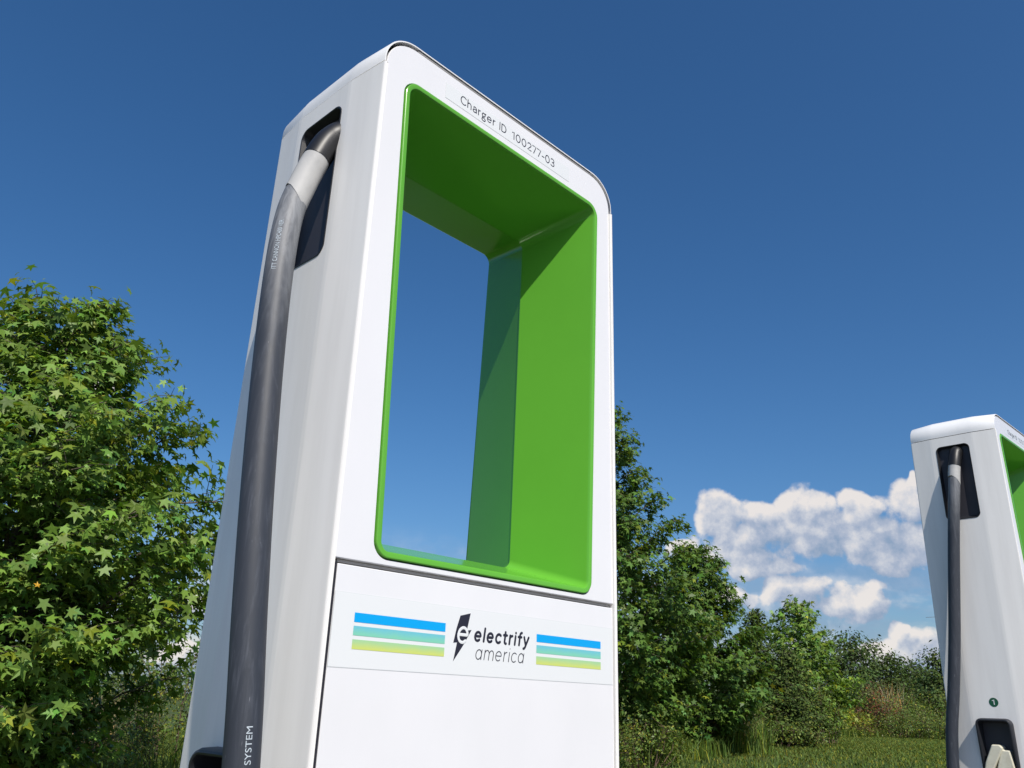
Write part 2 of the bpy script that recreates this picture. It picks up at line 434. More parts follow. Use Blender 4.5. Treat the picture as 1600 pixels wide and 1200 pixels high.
# monoline rounded lettering: glyphs as strokes, x-height 1, baseline 0
def arc(cx, cz, rx, rz, a0, a1, n=16):
    return [(cx + rx * math.cos(R(a0 + (a1 - a0) * k / n)), cz + rz * math.sin(R(a0 + (a1 - a0) * k / n))) for k in range(n + 1)]
GL = {
 'e': (1.00, [[(0.06, 0.52), (0.90, 0.52)] + arc(0.48, 0.5, 0.44, 0.5, 4, 312)]),
 'l': (0.16, [[(0.08, 0), (0.08, 1.48)]]),
 'c': (0.84, [arc(0.48, 0.5, 0.44, 0.5, 48, 312)]),
 't': (0.60, [[(0.26, 1.34), (0.26, 0.26)] + arc(0.48, 0.24, 0.22, 0.24, 180, 285, 8), [(0.02, 0.98), (0.56, 0.98)]]),
 'r': (0.52, [[(0.08, 0), (0.08, 1.0)], [(0.08, 0.55)] + arc(0.46, 0.56, 0.38, 0.42, 180, 88, 8)]),
 'i': (0.16, [[(0.08, 0), (0.08, 1.0)], [(0.08, 1.38), (0.08, 1.40)]]),
 'f': (0.56, [[(0.26, 0), (0.26, 1.16)] + arc(0.52, 1.18, 0.26, 0.30, 180, 85, 8), [(0.02, 0.96), (0.54, 0.96)]]),
 'y': (0.88, [[(0.04, 1.0), (0.44, 0.04)], [(0.84, 1.0), (0.36, -0.22)] + arc(0.14, -0.18, 0.18, 0.20, -30, -100, 5)]),
 'm': (1.50, [[(0.08, 0), (0.08, 1.0)], [(0.08, 0.5)] + arc(0.43, 0.60, 0.34, 0.40, 180, 0, 12) + [(0.77, 0)], [(0.77, 0.5)] + arc(1.11, 0.60, 0.34, 0.40, 180, 0, 12) + [(1.45, 0)]]),
 'a': (1.00, [arc(0.46, 0.5, 0.42, 0.5, 0, 360, 24), [(0.89, 1.0), (0.89, 0.0)]]),
 'A': (0.86, [arc(0.44, 0.66, 0.34, 0.34, 150, 0, 12) + [(0.78, 0.0)], [(0.78, 0.58), (0.42, 0.56)] + arc(0.40, 0.28, 0.34, 0.28, 90, 270, 12) + arc(0.44, 0.34, 0.34, 0.34, 270, 350, 6)]),
 'C': (1.14, [arc(0.68, 0.72, 0.62, 0.73, 46, 314, 24)]),
 'h': (0.90, [[(0.08, 0), (0.08, 1.50)], [(0.08, 0.5)] + arc(0.44, 0.60, 0.36, 0.40, 180, 0, 12) + [(0.80, 0)]]),
 'g': (0.92, [arc(0.42, 0.66, 0.32, 0.33, 0, 360, 20), [(0.62, 0.92), (0.72, 1.0), (0.90, 1.0)], [(0.30, 0.34), (0.16, 0.20), (0.24, 0.08), (0.56, 0.06)] + arc(0.44, -0.22, 0.38, 0.26, 60, -240, 20)]),
 'I': (0.16, [[(0.08, 0), (0.08, 1.44)]]),
 'D': (1.14, [[(0.08, 0.02), (0.08, 1.42)], [(0.08, 1.42), (0.42, 1.42)] + arc(0.46, 0.72, 0.60, 0.70, 90, -90, 18) + [(0.08, 0.02)]]),
 ' ': (0.42, []),
 '1': (0.52, [[(0.02, 1.20), (0.36, 1.42), (0.36, 0)]]),
 '0': (0.96, [arc(0.46, 0.71, 0.40, 0.72, 90, 450, 26)]),
 '2': (0.84, [arc(0.40, 1.04, 0.34, 0.38, 160, -28, 12) + [(0.06, 0.02), (0.80, 0.02)]]),
 '7': (0.78, [[(0.02, 1.42), (0.74, 1.42), (0.26, 0)]]),
 '3': (0.82, [arc(0.36, 1.07, 0.34, 0.36, 150, -90, 14), arc(0.36, 0.36, 0.38, 0.37, 95, -145, 16)]),
 '-': (0.52, [[(0.05, 0.56), (0.47, 0.56)]]),
}
def stroke_word(word, x0, x1, zb, xh, rad, depth, m, parent, shear=0.0, gap=0.26, name='letter', press=0.14):
    adv = []; x = 0
    for ch in word:
        adv.append(x); x += GL[ch][0] + gap
    total = x - gap
    k = (x1 - x0) / total
    for ch, a in zip(word, adv):
        V = []; F = []
        for st in GL[ch][1]:
            P = [(x0 + (a + px) * k + shear * pz * xh, zb + pz * xh) for px, pz in st]
            P3 = [Vector((px, 0, pz)) for px, pz in P]
            closed = (P3[0] - P3[-1]).length < 1e-5
            rr = [rad] * len(P3)
            if not closed:
                d0 = (P3[0] - P3[1]).normalized(); d1 = (P3[-1] - P3[-2]).normalized()
                P3 = [P3[0] + d0 * rad * 0.95, P3[0] + d0 * rad * 0.6] + P3 + [P3[-1] + d1 * rad * 0.6, P3[-1] + d1 * rad * 0.95]
                rr = [rad * 0.3, rad * 0.8] + rr + [rad * 0.8, rad * 0.3]
            v, f = tube_vf(P3, rr, 8, base=len(V), cap=not closed)
            V += v; F += f
        if V:
            mesh(name, [(v.x, depth + v.y * press, v.z) for v in V], F, m, parent)

# ------------------------------------------------------------------ charger
ZT = 2.39
def prof(z):
    t = ZT - z
    return dict(a=0.008 + 0.0045 * t, d1=0.0830 + 0.0047 * t, d2=0.2400 + 0.0035 * t, D=0.3165 + 0.0075 * t)
WS = 0.3165          # half width to the outside of the side panels

def section(z, s=-1):
    """points (x, y) of the side panel outline at height z, from the front flange to the back flange"""
    q = prof(z); e = 0.004
    def lerp(p, r, t): return (p[0] + (r[0] - p[0]) * t, p[1] + (r[1] - p[1]) * t)
    F = (WS, -0.003); K1 = (WS + q['a'], q['d1']); K2 = (WS + q['a'], q['d2']); B = (WS, q['D'] + 0.003)
    L = [(WS - 0.0045, 0.014), (WS - 0.0055, -0.0030), (WS - 0.0048, -0.0042), (WS - 0.0012, -0.0042), (WS - 0.0002, -0.0026)]
    L += [lerp(F, K1, 0.03), lerp(K1, F, 0.045), lerp(K1, K2, 0.03)]
    R_ = [lerp(K2, K1, 0.03), lerp(K2, B, 0.045), lerp(B, K2, 0.03), (WS - 0.0002, q['D'] + 0.0026), (WS - 0.0012, q['D'] + 0.0042), (WS - 0.0055, q['D'] + 0.0042), (WS - 0.0045, q['D'] - 0.014)]
    return [(s * x, y) for x, y in L], [(s * x, y) for x, y in R_]

def hole_panel(s, zlo, zhi, y0f, y1f, hole, K=8):
    """planar area of the side's middle facet with a rounded hole; hole = list of (y, z)"""
    n = len(hole)
    cy = sum(p[0] for p in hole) / n; cz = sum(p[1] for p in hole) / n
    outer = []
    for (y, z) in hole:
        # project radially on the rectangle/trapezoid
        dy, dz = y - cy, z - cz
        best = 1e9
        for zz in (zlo, zhi):
            if abs(dz) > 1e-9:
                t = (zz - cz) / dz
                if t > 0: best = min(best, t)
        for k, fn in enumerate((y0f, y1f)):
            lo, hi = 0.0, 50.0
            g_ = (lambda t: (cy + dy * t) - fn(cz + dz * t)) if k else (lambda t: fn(cz + dz * t) - (cy + dy * t))
            if g_(hi) > 0:
                for _ in range(50):
                    mid = (lo + hi) / 2
                    if g_(mid) > 0: hi = mid
                    else: lo = mid
                best = min(best, hi)
        outer.append((cy + dy * best, cz + dz * best))
    # snap the four corners
    corners = [(y0f(zlo), zlo), (y1f(zlo), zlo), (y1f(zhi), zhi), (y0f(zhi), zhi)]
    for c in corners:
        j = min(range(n), key=lambda i: (outer[i][0] - c[0]) ** 2 + (outer[i][1] - c[1]) ** 2)
        outer[j] = c
    X = lambda z: s * (WS + prof(z)['a'])
    V = [(X(z), y, z) for y, z in outer] + [(X(z), y, z) for y, z in hole]
    F = [(i, (i + 1) % n, n + (i + 1) % n, n + i) for i in range(n)]
    return V, F

def hole_loop(y0, y1, z0, z1, r, K=8, skew=0.0):
    pts = []
    for (cy, cz, a0) in ((y0 + r, z0 + r, 180), (y1 - r, z0 + r, 270), (y1 - r, z1 - r, 0), (y0 + r, z1 - r, 90)):
        for k in range(K + 1):
            a = R(a0 + 90 * k / K)
            z = cz + r * math.sin(a)
            pts.append((cy + r * math.cos(a), z))
    return pts

POCKET = hole_loop(0.0985, 0.2245, 1.982, 2.283, 0.020)
HOLST = hole_loop(0.1085, 0.2295, 1.00, 1.2575, 0.022)

def side_panel(root, s, holes=True, hz=0.0):
    HOLST = hole_loop(0.1085, 0.2295, 1.00, 1.2575 + hz, 0.030 if hz else 0.022)
    V = []; F = []
    zs = [0.10, 0.5, 0.96, 1.30, 1.62, 1.94, 2.3215]
    secs = [section(z, s) for z in zs]
    for part in (0, 1):
        base = len(V)
        n = len(secs[0][part])
        for i, z in enumerate(zs):
            V += [(x, y, z) for x, y in secs[i][part]]
        for i in range(len(zs) - 1):
            for k in range(n - 1):
                a = base + i * n + k
                F.append((a, a + 1, a + 1 + n, a + n))
    y0f = lambda z: prof(z)['d1'] + 0.03 * (prof(z)['d2'] - prof(z)['d1'])
    y1f = lambda z: prof(z)['d2'] - 0.03 * (prof(z)['d2'] - prof(z)['d1'])
    bands = [(0.10, 0.5, None), (0.5, 0.96, None), (0.96, 1.30, HOLST), (1.30, 1.62, None), (1.62, 1.94, None), (1.94, 2.3215, POCKET)] if holes else [(a_, b_, None) for a_, b_ in zip(zs, zs[1:])]
    X = lambda z: s * (WS + prof(z)['a'])
    for zlo, zhi, h in bands:
        base = len(V)
        if h:
            v, f = hole_panel(s, zlo, zhi, y0f, y1f, h)
        else:
            v = [(X(zlo), y0f(zlo), zlo), (X(zlo), y1f(zlo), zlo), (X(zhi), y1f(zhi), zhi), (X(zhi), y0f(zhi), zhi)]
            f = [(0, 1, 2, 3)]
        V += v; F += [tuple(i + base for i in q) for q in f]
    V = [tuple(v) for v in V]
    OUT = []
    for f in F:
        p = [Vector(V[i]) for i in f]
        nrm = (p[1] - p[0]).cross(p[2] - p[1])
        if nrm.length < 1e-12: nrm = (p[2] - p[0]).cross(p[3] - p[1]) if len(p) > 3 else nrm
        c = sum(p, Vector()) / len(p)
        # outward: away from the core of the column at this height
        away = Vector((c.x - s * (WS - 0.02), c.y - min(max(c.y, 0.012), 0.30), 0))
        OUT.append(tuple(f) if nrm.dot(away) > 0 else tuple(f)[::-1])
    o = mesh('side_panel', V, OUT, M['side'], root)
    bm = bmesh.new(); bm.from_mesh(o.data)
    bmesh.ops.remove_doubles(bm, verts=bm.verts, dist=0.00005)
    for f in bm.faces: f.smooth = False
    bm.to_mesh(o.data); bm.free()
    md = o.modifiers.new('thickness', 'SOLIDIFY'); md.thickness = 0.002; md.offset = -1
    return o

def cap_arc(w, top, bottom, r, K=22):
    pts = [(-w, bottom), (-w, bottom + (top - r - bottom) * 0.5)]
    for k in range(K + 1):
        a = R(180 - 90 * k / K); pts.append((-w + r + r * math.cos(a), top - r + r * math.sin(a)))
    for k in range(K + 1):
        a = R(90 - 90 * k / K); pts.append((w - r + r * math.cos(a), top - r + r * math.sin(a)))
    pts += [(w, bottom + (top - r - bottom) * 0.5), (w, bottom)]
    return pts

def build_charger(label, loc, rz, idtext, cable_pts, boot_range, cable_r, hz, worn):
    root = thing('charging_station', label, 'charger', loc, rz, 'tall white electric car charging stations with green openings')
    # --- body panels
    HOLST = hole_loop(0.1085, 0.2295, 1.00, 1.2575 + hz, 0.030 if hz else 0.022)
    side_panel(root, -1, True, hz); side_panel(root, 1, False)
    # cap
    q = prof(ZT); D = q['D']; a = q['a']
    ys = [(-0.0018, 0.0), (-0.0008, 0.0006), (q['d1'] * 0.94, a * 0.94 + 0.0002), (q['d1'], a), (q['d1'] * 1.06, a + 0.0002), (q['d2'] * 0.98, a + 0.0002), (q['d2'], a), (q['d2'] + 0.006, a * 0.92), (D + 0.003, 0.0006), (D + 0.0042, 0.0)]
    outer = [[(x, y, z) for x, z in cap_arc(WS - 0.0012 + dx, 2.3972 + dx, 2.3243, 0.066 + dx)] for y, dx in ys]
    inner = [[(x, y, z) for x, z in cap_arc(WS - 0.0032 + dx, 2.3950 + dx, 2.3243, 0.064 + dx)] for y, dx in ys]
    V, F = loft(outer, close=False)
    n = len(outer[0]); b = len(V)
    V2, F2 = loft(inner, close=False, flip=True)
    V += V2; F += [tuple(i + b for i in f) for f in F2]
    L = len(ys)
    for k in range(n - 1):
        F.append((k, b + k, b + k + 1, k + 1)); e = (L - 1) * n
        F.append((e + k, e + k + 1, b + e + k + 1, b + e + k))
    for i in range(L - 1):
        for k in (0, n - 1):
            F.append((i * n + k, (i + 1) * n + k, b + (i + 1) * n + k, b + i * n + k))
    o = mesh('top_cap', V, F, M['cap'], root); recalc(o)
    o.data.polygons.foreach_set('use_smooth', [True] * len(o.data.polygons)); o.data.set_sharp_from_angle(angle=R(35))
    # dark core added behind the panels so gaps read dark, tunnel left open
    c0, c1 = 0.013, D - 0.012
    hb, ht = 0.232, 0.256
    boxes('gap_core', [(-0.309, -0.2695, c0, c1, 1.470, 2.325), (0.2695, 0.309, c0, c1, 1.470, 2.325), (-0.309, 0.309, c0, c1 + 0.004, 0.1, 1.4685),
                      (-0.2690, 0.2690, c0, c1, 1.470, 1.4925), (-0.268, 0.268, c0, c1, 2.3215, 2.389),
                      (-0.300, -0.2685, c0, c1, 2.3255, 2.360), (0.2685, 0.300, c0, c1, 2.3255, 2.360)], M['core'], root)
    # grey strip standing in for the cap's lit underside; another in the door seam
    boxes('slot_strip', [(-0.245, 0.245, 0.0004, 0.0128, 2.3904, 2.3946)], M['slot_strip'], root)
    boxes('seam_strip', [(-0.2995, 0.3035, 0.0062, 0.0128, 1.4800, 1.4838)], M['slot_strip'], root)
    boxes('door_gap_strip', [(-0.3108, -0.3024, 0.0006, 0.0128, 0.125, 1.4795)], M['gap_strip'], root)  # black strip painting the dark of the gap beside the door
    # --- front and back upper plates
    K = 10
    for side in (0, 1):
        yy = (lambda z, o_: o_) if side == 0 else (lambda z, o_: prof(z)['D'] - o_)
        def outer_loop(ins):
            pts = []
            w_, zb, zt, rr = 0.3095 - ins, 1.4845 + ins, 2.3898 - ins, 0.062 - ins
            for (cx, cz, r, a0) in ((-w_ + .002, zb + .002, .002, 180), (w_ - .002, zb + .002, .002, 270), (w_ - rr, zt - rr, rr, 0), (-w_ + rr, zt - rr, rr, 90)):
                for k in range(K + 1):
                    an = R(a0 + 90 * k / K); pts.append((cx + r * math.cos(an), cz + r * math.sin(an)))
            return pts
        hole = lambda ins: rrect(0.2435 + 0.0015, 1.4942 - 0.0015, 0.2661 + 0.0015, 2.3184 + 0.0015, 0.0265, 0.0315, K, ins)
        lp = [[(x, yy(z, 0.0125), z) for x, z in outer_loop(0)], [(x, yy(z, 0.0012), z) for x, z in outer_loop(0)], [(x, yy(z, 0.0), z) for x, z in outer_loop(0.0012)],
              [(x, yy(z, 0.0), z) for x, z in hole(-0.0008)], [(x, yy(z, 0.001), z) for x, z in hole(0)], [(x, yy(z, 0.0125), z) for x, z in hole(0)]]
        V, F = loft(lp, True)
        o = mesh('front_panel' if side == 0 else 'back_panel', V, F, M['front'], root); recalc(o)
        # door / lower plate
        if side == 0:
            boxes('front_door', [(-0.3018, 0.3080, 0.0, 0.0122, 0.125, 1.4775)], M['front'], root, bevel=0.0012)
        else:
            V = []; F = []
            z0, z1 = 0.125, 1.4775
            v = [(x, prof(z)['D'] - t, z) for t in (0.0122, 0.0) for x, z in ((-0.3055, z0), (0.3055, z0), (0.3055, z1), (-0.3055, z1))]
            f = [(0, 1, 2, 3), (4, 7, 6, 5), (0, 4, 5, 1), (1, 5, 6, 2), (2, 6, 7, 3), (3, 7, 4, 0)]
            o = mesh('back_door', v, f, M['front'], root, bevel=0.0012); recalc(o)
    # --- green tunnel: front and back halves
    def gl(ins, dz=0): return rrect(0.2435, 1.4942, 0.2661, 2.3184, 0.025, 0.030, K, ins)
    kink = rrect(0.1945, 1.5478, 0.2025, 2.2615, 0.017, 0.020, K, 0)
    kink2 = rrect(0.1958, 1.5458, 0.2040, 2.2635, 0.016, 0.020, K, 0)
    dm = 0.1582
    for side in (0, 1):
        yy = (lambda z, o_: o_) if side == 0 else (lambda z, o_: prof(z)['D'] - o_)
        lp = []
        for ins, o_ in ((0.0004, 0.012), (0.0004, -0.0014), (0.0008, -0.0026), (0.0018, -0.0032), (0.0078, -0.0032), (0.0092, -0.0026), (0.0102, -0.0010), (0.0116, 0.0040)):
            lp.append([(x, yy(z, o_), z) for x, z in gl(ins)])
        kk = kink if side == 0 else kink2
        g0 = gl(0.0116)
        def mixl(t):
            return [(g0[i][0] * (1 - t) + kk[i][0] * t, g0[i][1] * (1 - t) + kk[i][1] * t) for i in range(len(kk))]
        for t in (0.03, 0.5, 0.97, 1.0):
            lp.append([(x, yy(z, 0.004) * (1 - t) + dm * t, z) for x, z in mixl(t)])
        if side == 0:
            lp.append([(x * 1.012, dm + 0.002, z) for x, z in kk])
        V, F = loft(lp, True)
        o = mesh('tunnel_lining', V, F, M['green'], root); recalc(o)
        if side == 1:
            pass
        o.data.polygons.foreach_set('use_smooth', [True] * len(o.data.polygons)); o.data.set_sharp_from_angle(angle=R(28))
    # --- base
    q0 = prof(0.1)
    v = []
    for z in (-0.12, 0.098):
        for x, y in ((-0.316, 0.004), (0.316, 0.004), (0.325, q0['d1']), (0.325, q0['d2']), (0.316, q0['D'] - 0.004), (-0.316, q0['D'] - 0.004), (-0.325, q0['d2']), (-0.325, q0['d1'])):
            v.append((x * 0.97, y, z))
    f = [tuple(range(8))[::-1], tuple(range(8, 16))] + [(i, (i + 1) % 8, 8 + (i + 1) % 8, 8 + i) for i in range(8)]
    mesh('base_plinth', v, f, M['bracket'], root, bevel=0.003)
    # --- recess the cable comes out of
    X = lambda z: -(WS + prof(z)['a'])
    def ring(loop, off): return [(X(z) + off, y, z) for y, z in loop]
    in1 = hole_loop(0.1045, 0.2185, 1.990, 2.2765, 0.016)
    in2 = hole_loop(0.112, 0.205, 2.085, 2.268, 0.014)
    lp = [ring(POCKET, 0.0045), ring(POCKET, -0.0012), ring(hole_loop(0.1000, 0.2230, 1.9835, 2.2815, 0.0185), -0.0016), ring(hole_loop(0.1012, 0.2218, 1.985, 2.280, 0.018), -0.0004),
          ring(in1, 0.012), ring(hole_loop(0.108, 0.214, 2.02, 2.272, 0.015), 0.040), ring(in2, 0.078)]
    V, F = loft(lp, True)
    n = len(POCKET); F.append(tuple(range((len(lp) - 1) * n, len(lp) * n)))
    o = mesh('cable_recess', V, F, M['black'], root); recalc(o)
    # --- connector holster: hood that stands out at the top and dies into the panel below
    def hood(ins, outs, k=1.0):
        lp_ = []
        for (y, z) in hole_loop(0.1085 + ins, 0.2295 - ins, 1.00 + ins, 1.2575 + hz - ins, max((0.030 if hz else 0.022) - ins, 0.004)):
            t = min(1, max(0, (z - 1.02) / 0.2)); lp_.append((X(z) - outs * t * k + (0.0 if outs else 0), y, z))
        return lp_
    lp = [ring(HOLST, 0.0045), ring(HOLST, 0.0), hood(0.001, 0.020), hood(0.004, 0.0265), hood(0.007, 0.0275), hood(0.0095, 0.0265), hood(0.011, 0.020), ring(hole_loop(0.121, 0.217, 1.012, 1.245 + hz, 0.014), 0.010), ring(hole_loop(0.128, 0.210, 1.03, 1.235 + hz, 0.012), 0.085)]
    V, F = loft(lp, True)
    n = len(HOLST); F.append(tuple(range((len(lp) - 1) * n, len(lp) * n)))
    o = mesh('connector_holster', V, F, M['black'], root); recalc(o)
    o.data.polygons.foreach_set('use_smooth', [True] * len(o.data.polygons)); o.data.set_sharp_from_angle(angle=R(40))
    # --- cable
    path = catmull([(-(0.3245 + o_), y, z) for o_, y, z in cable_pts], 14)
    arcl = [0.0]
    for i in range(1, len(path)): arcl.append(arcl[-1] + (path[i] - path[i - 1]).length)
    def sub(s0, s1):
        out = [p_ for p_, s_ in zip(path, arcl) if s0 < s_ < s1]
        return [at(s0)] + out + [at(s1)]
    def at(s_):
        for i in range(1, len(path)):
            if arcl[i] >= s_:
                t = (s_ - arcl[i - 1]) / (arcl[i] - arcl[i - 1]); return path[i - 1].lerp(path[i], t)
        return path[-1]
    g0_, g1_, b1_ = boot_range
    r = cable_r
    V, F = tube_vf(sub(b1_ - 0.01, arcl[-1]), r, 28)
    cb_ = mesh('charging_cable', V, F, cable_mat('cable_jacket', *worn), root, smooth=True, sharp=50)
    # gland nut, flexible gland and sleeve
    gp = sub(g0_, g1_); n = len(gp)
    rr = [r * (1.0 + 0.07 * math.sin(min(1, (i / max(n - 1, 1)) * 2.2) * math.pi)) + 0.0018 for i in range(n)]
    V, F = tube_vf(gp, rr, 24); mesh('cable_gland', V, F, M['rubber'], cb_, smooth=True, sharp=50)
    V, F = tube_vf([at(g0_ - 0.030), at(g0_ - 0.004), at(g0_ + 0.001)], [r * 1.22, r * 1.22, r * 1.12], 8); mesh('gland_nut', V, F, M['bracket'], cb_, bevel=0.0015)
    # sleeve with an oblique lower end
    sp = sub(g1_ - 0.004, b1_ + 0.03)
    V = []; F = []
    V, F = tube_vf(sub(g1_ - 0.004, b1_), r + 0.0009, 28)
    # push the last rings into a slanted cut
    nseg = 28; rings = len(V) // nseg
    dirv = (at(b1_) - at(b1_ - 0.03)).normalized()
    for j in range(4):
        ri = rings - 1 - j
        c_ = sum((V[ri * nseg + k] for k in range(nseg)), Vector()) / nseg
        for k in range(nseg):
            off = (V[ri * nseg + k] - c_)
            V[ri * nseg + k] = V[ri * nseg + k] + dirv * (off.dot(Vector((0.75, -0.66, 0)).normalized()) / r * 0.022 * (1 - j / 4))
    mesh('cable_sleeve', V, F, M['sleeve'], cb_, smooth=True, sharp=50)
    # printing along the jacket, wrapped on its surface
    def wrap(body, s_start, height, length, ang, up_dir=-1):
        me = text_mesh(body, 0.0)
        co = np.empty(len(me.vertices) * 3); me.vertices.foreach_get('co', co); co = co.reshape(-1, 3)
        mn, mxx = co[:, 0].min(), co[:, 0].max(); tp = co[:, 1].max()
        new = []
        rc = r + 0.0006
        for x, y, _ in co:
            s_ = s_start - (x - mn) / (mxx - mn) * length
            th = ang + ((y / tp - 0.5) * height) / rc
            P_ = at(s_); T_ = (at(s_ + 0.01) - at(s_ - 0.01)).normalized()
            Nn = Vector((-1, 0, 0)); Nn = (Nn - T_ * Nn.dot(T_)).normalized(); Bb = T_.cross(Nn)
            new.append(P_ + (Nn * math.cos(th) + Bb * math.sin(th)) * rc)
        me.vertices.foreach_set('co', [c for v_ in new for c in v_]); me.update()
        return link('lettering', me, M['inkw'], cb_)
    root['_tmp'] = 0; del root['_tmp']
    build_charger.wrap = wrap; build_charger.arcl = arcl; build_charger.at = at
    # --- stickers and prints on the front
    st = boxes('number_sticker', [(-0.1762, 0.1716, -0.0004, -0.00005, 2.3342, 2.3668)], M['film'], root)
    frame = [(-0.1766, 0.172, -0.0003, 0.0, 2.3338, 2.3342), (-0.1766, 0.172, -0.0003, 0.0, 2.3668, 2.3671), (-0.1766, -0.1762, -0.0003, 0.0, 2.3342, 2.3668), (0.1716, 0.172, -0.0003, 0.0, 2.3342, 2.3668)]
    boxes('sticker_edge', frame, M['film_edge'], st)
    w1, w2 = idtext
    stroke_word(w1, -0.1395, -0.0178, 2.3448, 0.01185, 0.00105, -0.0006, M['ink'], st, gap=0.30)
    if w2: stroke_word(w2, -0.0010, 0.1256, 2.3448, 0.01185, 0.00105, -0.0006, M['ink'], st, gap=0.22)
    lg = boxes('logo_sticker', [(-0.3010, 0.3060, -0.0004, -0.00005, 1.3450, 1.4405)], M['film'], root)
    boxes('sticker_edge', [(-0.3014, 0.3064, -0.0003, 0.0, 1.3444, 1.3450), (-0.3014, 0.3064, -0.0003, 0.0, 1.4405, 1.4410), (-0.3015, -0.3010, -0.0003, 0.0, 1.3450, 1.4405)], M['film_edge'], lg)
    yq = -0.0007
    for xa, xb in ((-0.2664, -0.1011), (0.1004, 0.2702)):
        for za, zb, mm in ((1.4036, 1.4160, M['blue']), (1.3864, 1.3987, M['teal']), (1.3687, 1.3812, M['lime'])):
            mesh('stripe', [(xa, yq, za), (xb, yq, za), (xb, yq, zb), (xa, yq, zb)], [(0, 1, 2, 3)], mm, lg)
    bolt = [(-0.0723, 1.4295), (-0.0512, 1.4348), (-0.0575, 1.4088), (-0.0477, 1.4106), (-0.0640, 1.3865), (-0.0825, 1.3633), (-0.0765, 1.3905), (-0.0840, 1.3895), (-0.0790, 1.4104)]
    bm = bmesh.new(); vs = [bm.verts.new((x, yq, z)) for x, z in bolt]
    bmesh.ops.triangle_fill(bm, edges=[bm.edges.new((vs[i], vs[(i + 1) % len(vs)])) for i in range(len(vs))], use_beauty=True)
    me = bpy.data.meshes.new('bolt_emblem'); bm.to_mesh(me); bm.free(); link('bolt_emblem', me, M['ink'], lg)
    stroke_word('e', -0.0765, -0.0555, 1.3910, 0.0215, 0.00225, -0.0009, M['film'], lg, shear=0.10, name='emblem_letter', press=0.10)
    stroke_word('electrify', -0.0410, 0.0800, 1.3958, 0.0128, 0.00205, -0.0006, M['ink'], lg, shear=0.14, gap=0.42)
    stroke_word('america', -0.0378, 0.0700, 1.3690, 0.0140, 0.00075, -0.0006, M['ink'], lg, shear=0.16, gap=0.30)
    if True:
        zc, yc = 1.3115, 0.1612
        xb = X(zc) - 0.0006
        nn = 32
        v = [(xb, yc + 0.0155 * math.cos(2 * math.pi * k / nn), zc + 0.0155 * math.sin(2 * math.pi * k / nn)) for k in range(nn)]
        bd = mesh('number_badge', v, [tuple(range(nn))[::-1]], M['badge'], root)
        xs = xb - 0.0005
        V = []; F = []
        P3 = [Vector((0, yc + 0.0045, zc + 0.0050)), Vector((0, yc - 0.0012, zc + 0.0085)), Vector((0, yc - 0.0012, zc - 0.0085))]
        v, f = tube_vf(P3, 0.0017, 8); mesh('numeral', [(xs + q_.x * 0.1, q_.y, q_.z) for q_ in v], f, M['film'], bd)
    return root

# front charger; cable points: (distance out from the side, depth, height)
ch1 = build_charger('tall white charging station in the foreground with thick black cable and green framed opening', (0, 0, 0), 0, ('ChArger ID', '100277-03'),
    [(-0.045, 0.112, 2.245), (-0.018, 0.116, 2.232), (0.006, 0.119, 2.205), (0.024, 0.122, 2.160), (0.040, 0.126, 2.105), (0.056, 0.124, 2.04), (0.070, 0.106, 1.93), (0.079, 0.080, 1.76), (0.082, 0.053, 1.57), (0.078, 0.034, 1.40), (0.070, 0.023, 1.257), (0.062, 0.02, 1.10), (0.05, 0.05, 0.90), (0.045, 0.10, 0.74), (0.06, 0.16, 0.70), (0.08, 0.185, 0.80), (0.080, 0.178, 0.95), (0.045, 0.170, 1.05), (-0.03, 0.168, 1.09)],
    (0.022, 0.115, 0.205), 0.0222, -0.018, (1.78, 2.06, 0.85))
wrap = build_charger.wrap; at = build_charger.at; arcl = build_charger.arcl
def s_at_z(z):
    for i in range(len(arcl)):
        if at(arcl[i]).z < z: return arcl[i]
wrap('ITT CANNON HPC400 VER', s_at_z(1.915), 0.0072, 0.098, R(-40))
wrap('CHARGING SYSTEM', s_at_z(1.162), 0.0075, 0.112, R(-78))
ch2 = build_charger('white charging station at the right edge, farther off, cream plug in its holster', (2.905, -0.1626, 0.0579), R(-1.54), ('ChArger ID', '100277'),
    [(-0.050, 0.150, 2.262), (-0.026, 0.151, 2.262), (-0.004, 0.153, 2.248), (0.012, 0.156, 2.215), (0.024, 0.162, 2.165), (0.034, 0.168, 2.10), (0.040, 0.182, 2.0), (0.042, 0.203, 1.857), (0.042, 0.228, 1.68), (0.042, 0.250, 1.527), (0.041, 0.280, 1.35), (0.040, 0.310, 1.19), (0.04, 0.325, 1.0), (0.06, 0.30, 0.80), (0.09, 0.24, 0.68), (0.10, 0.19, 0.72), (0.09, 0.17, 0.85), (0.075, 0.17, 0.95)],
    (0.030, 0.115, 0.175), 0.0212, 0.0, (1.90, 2.12, 0.6))

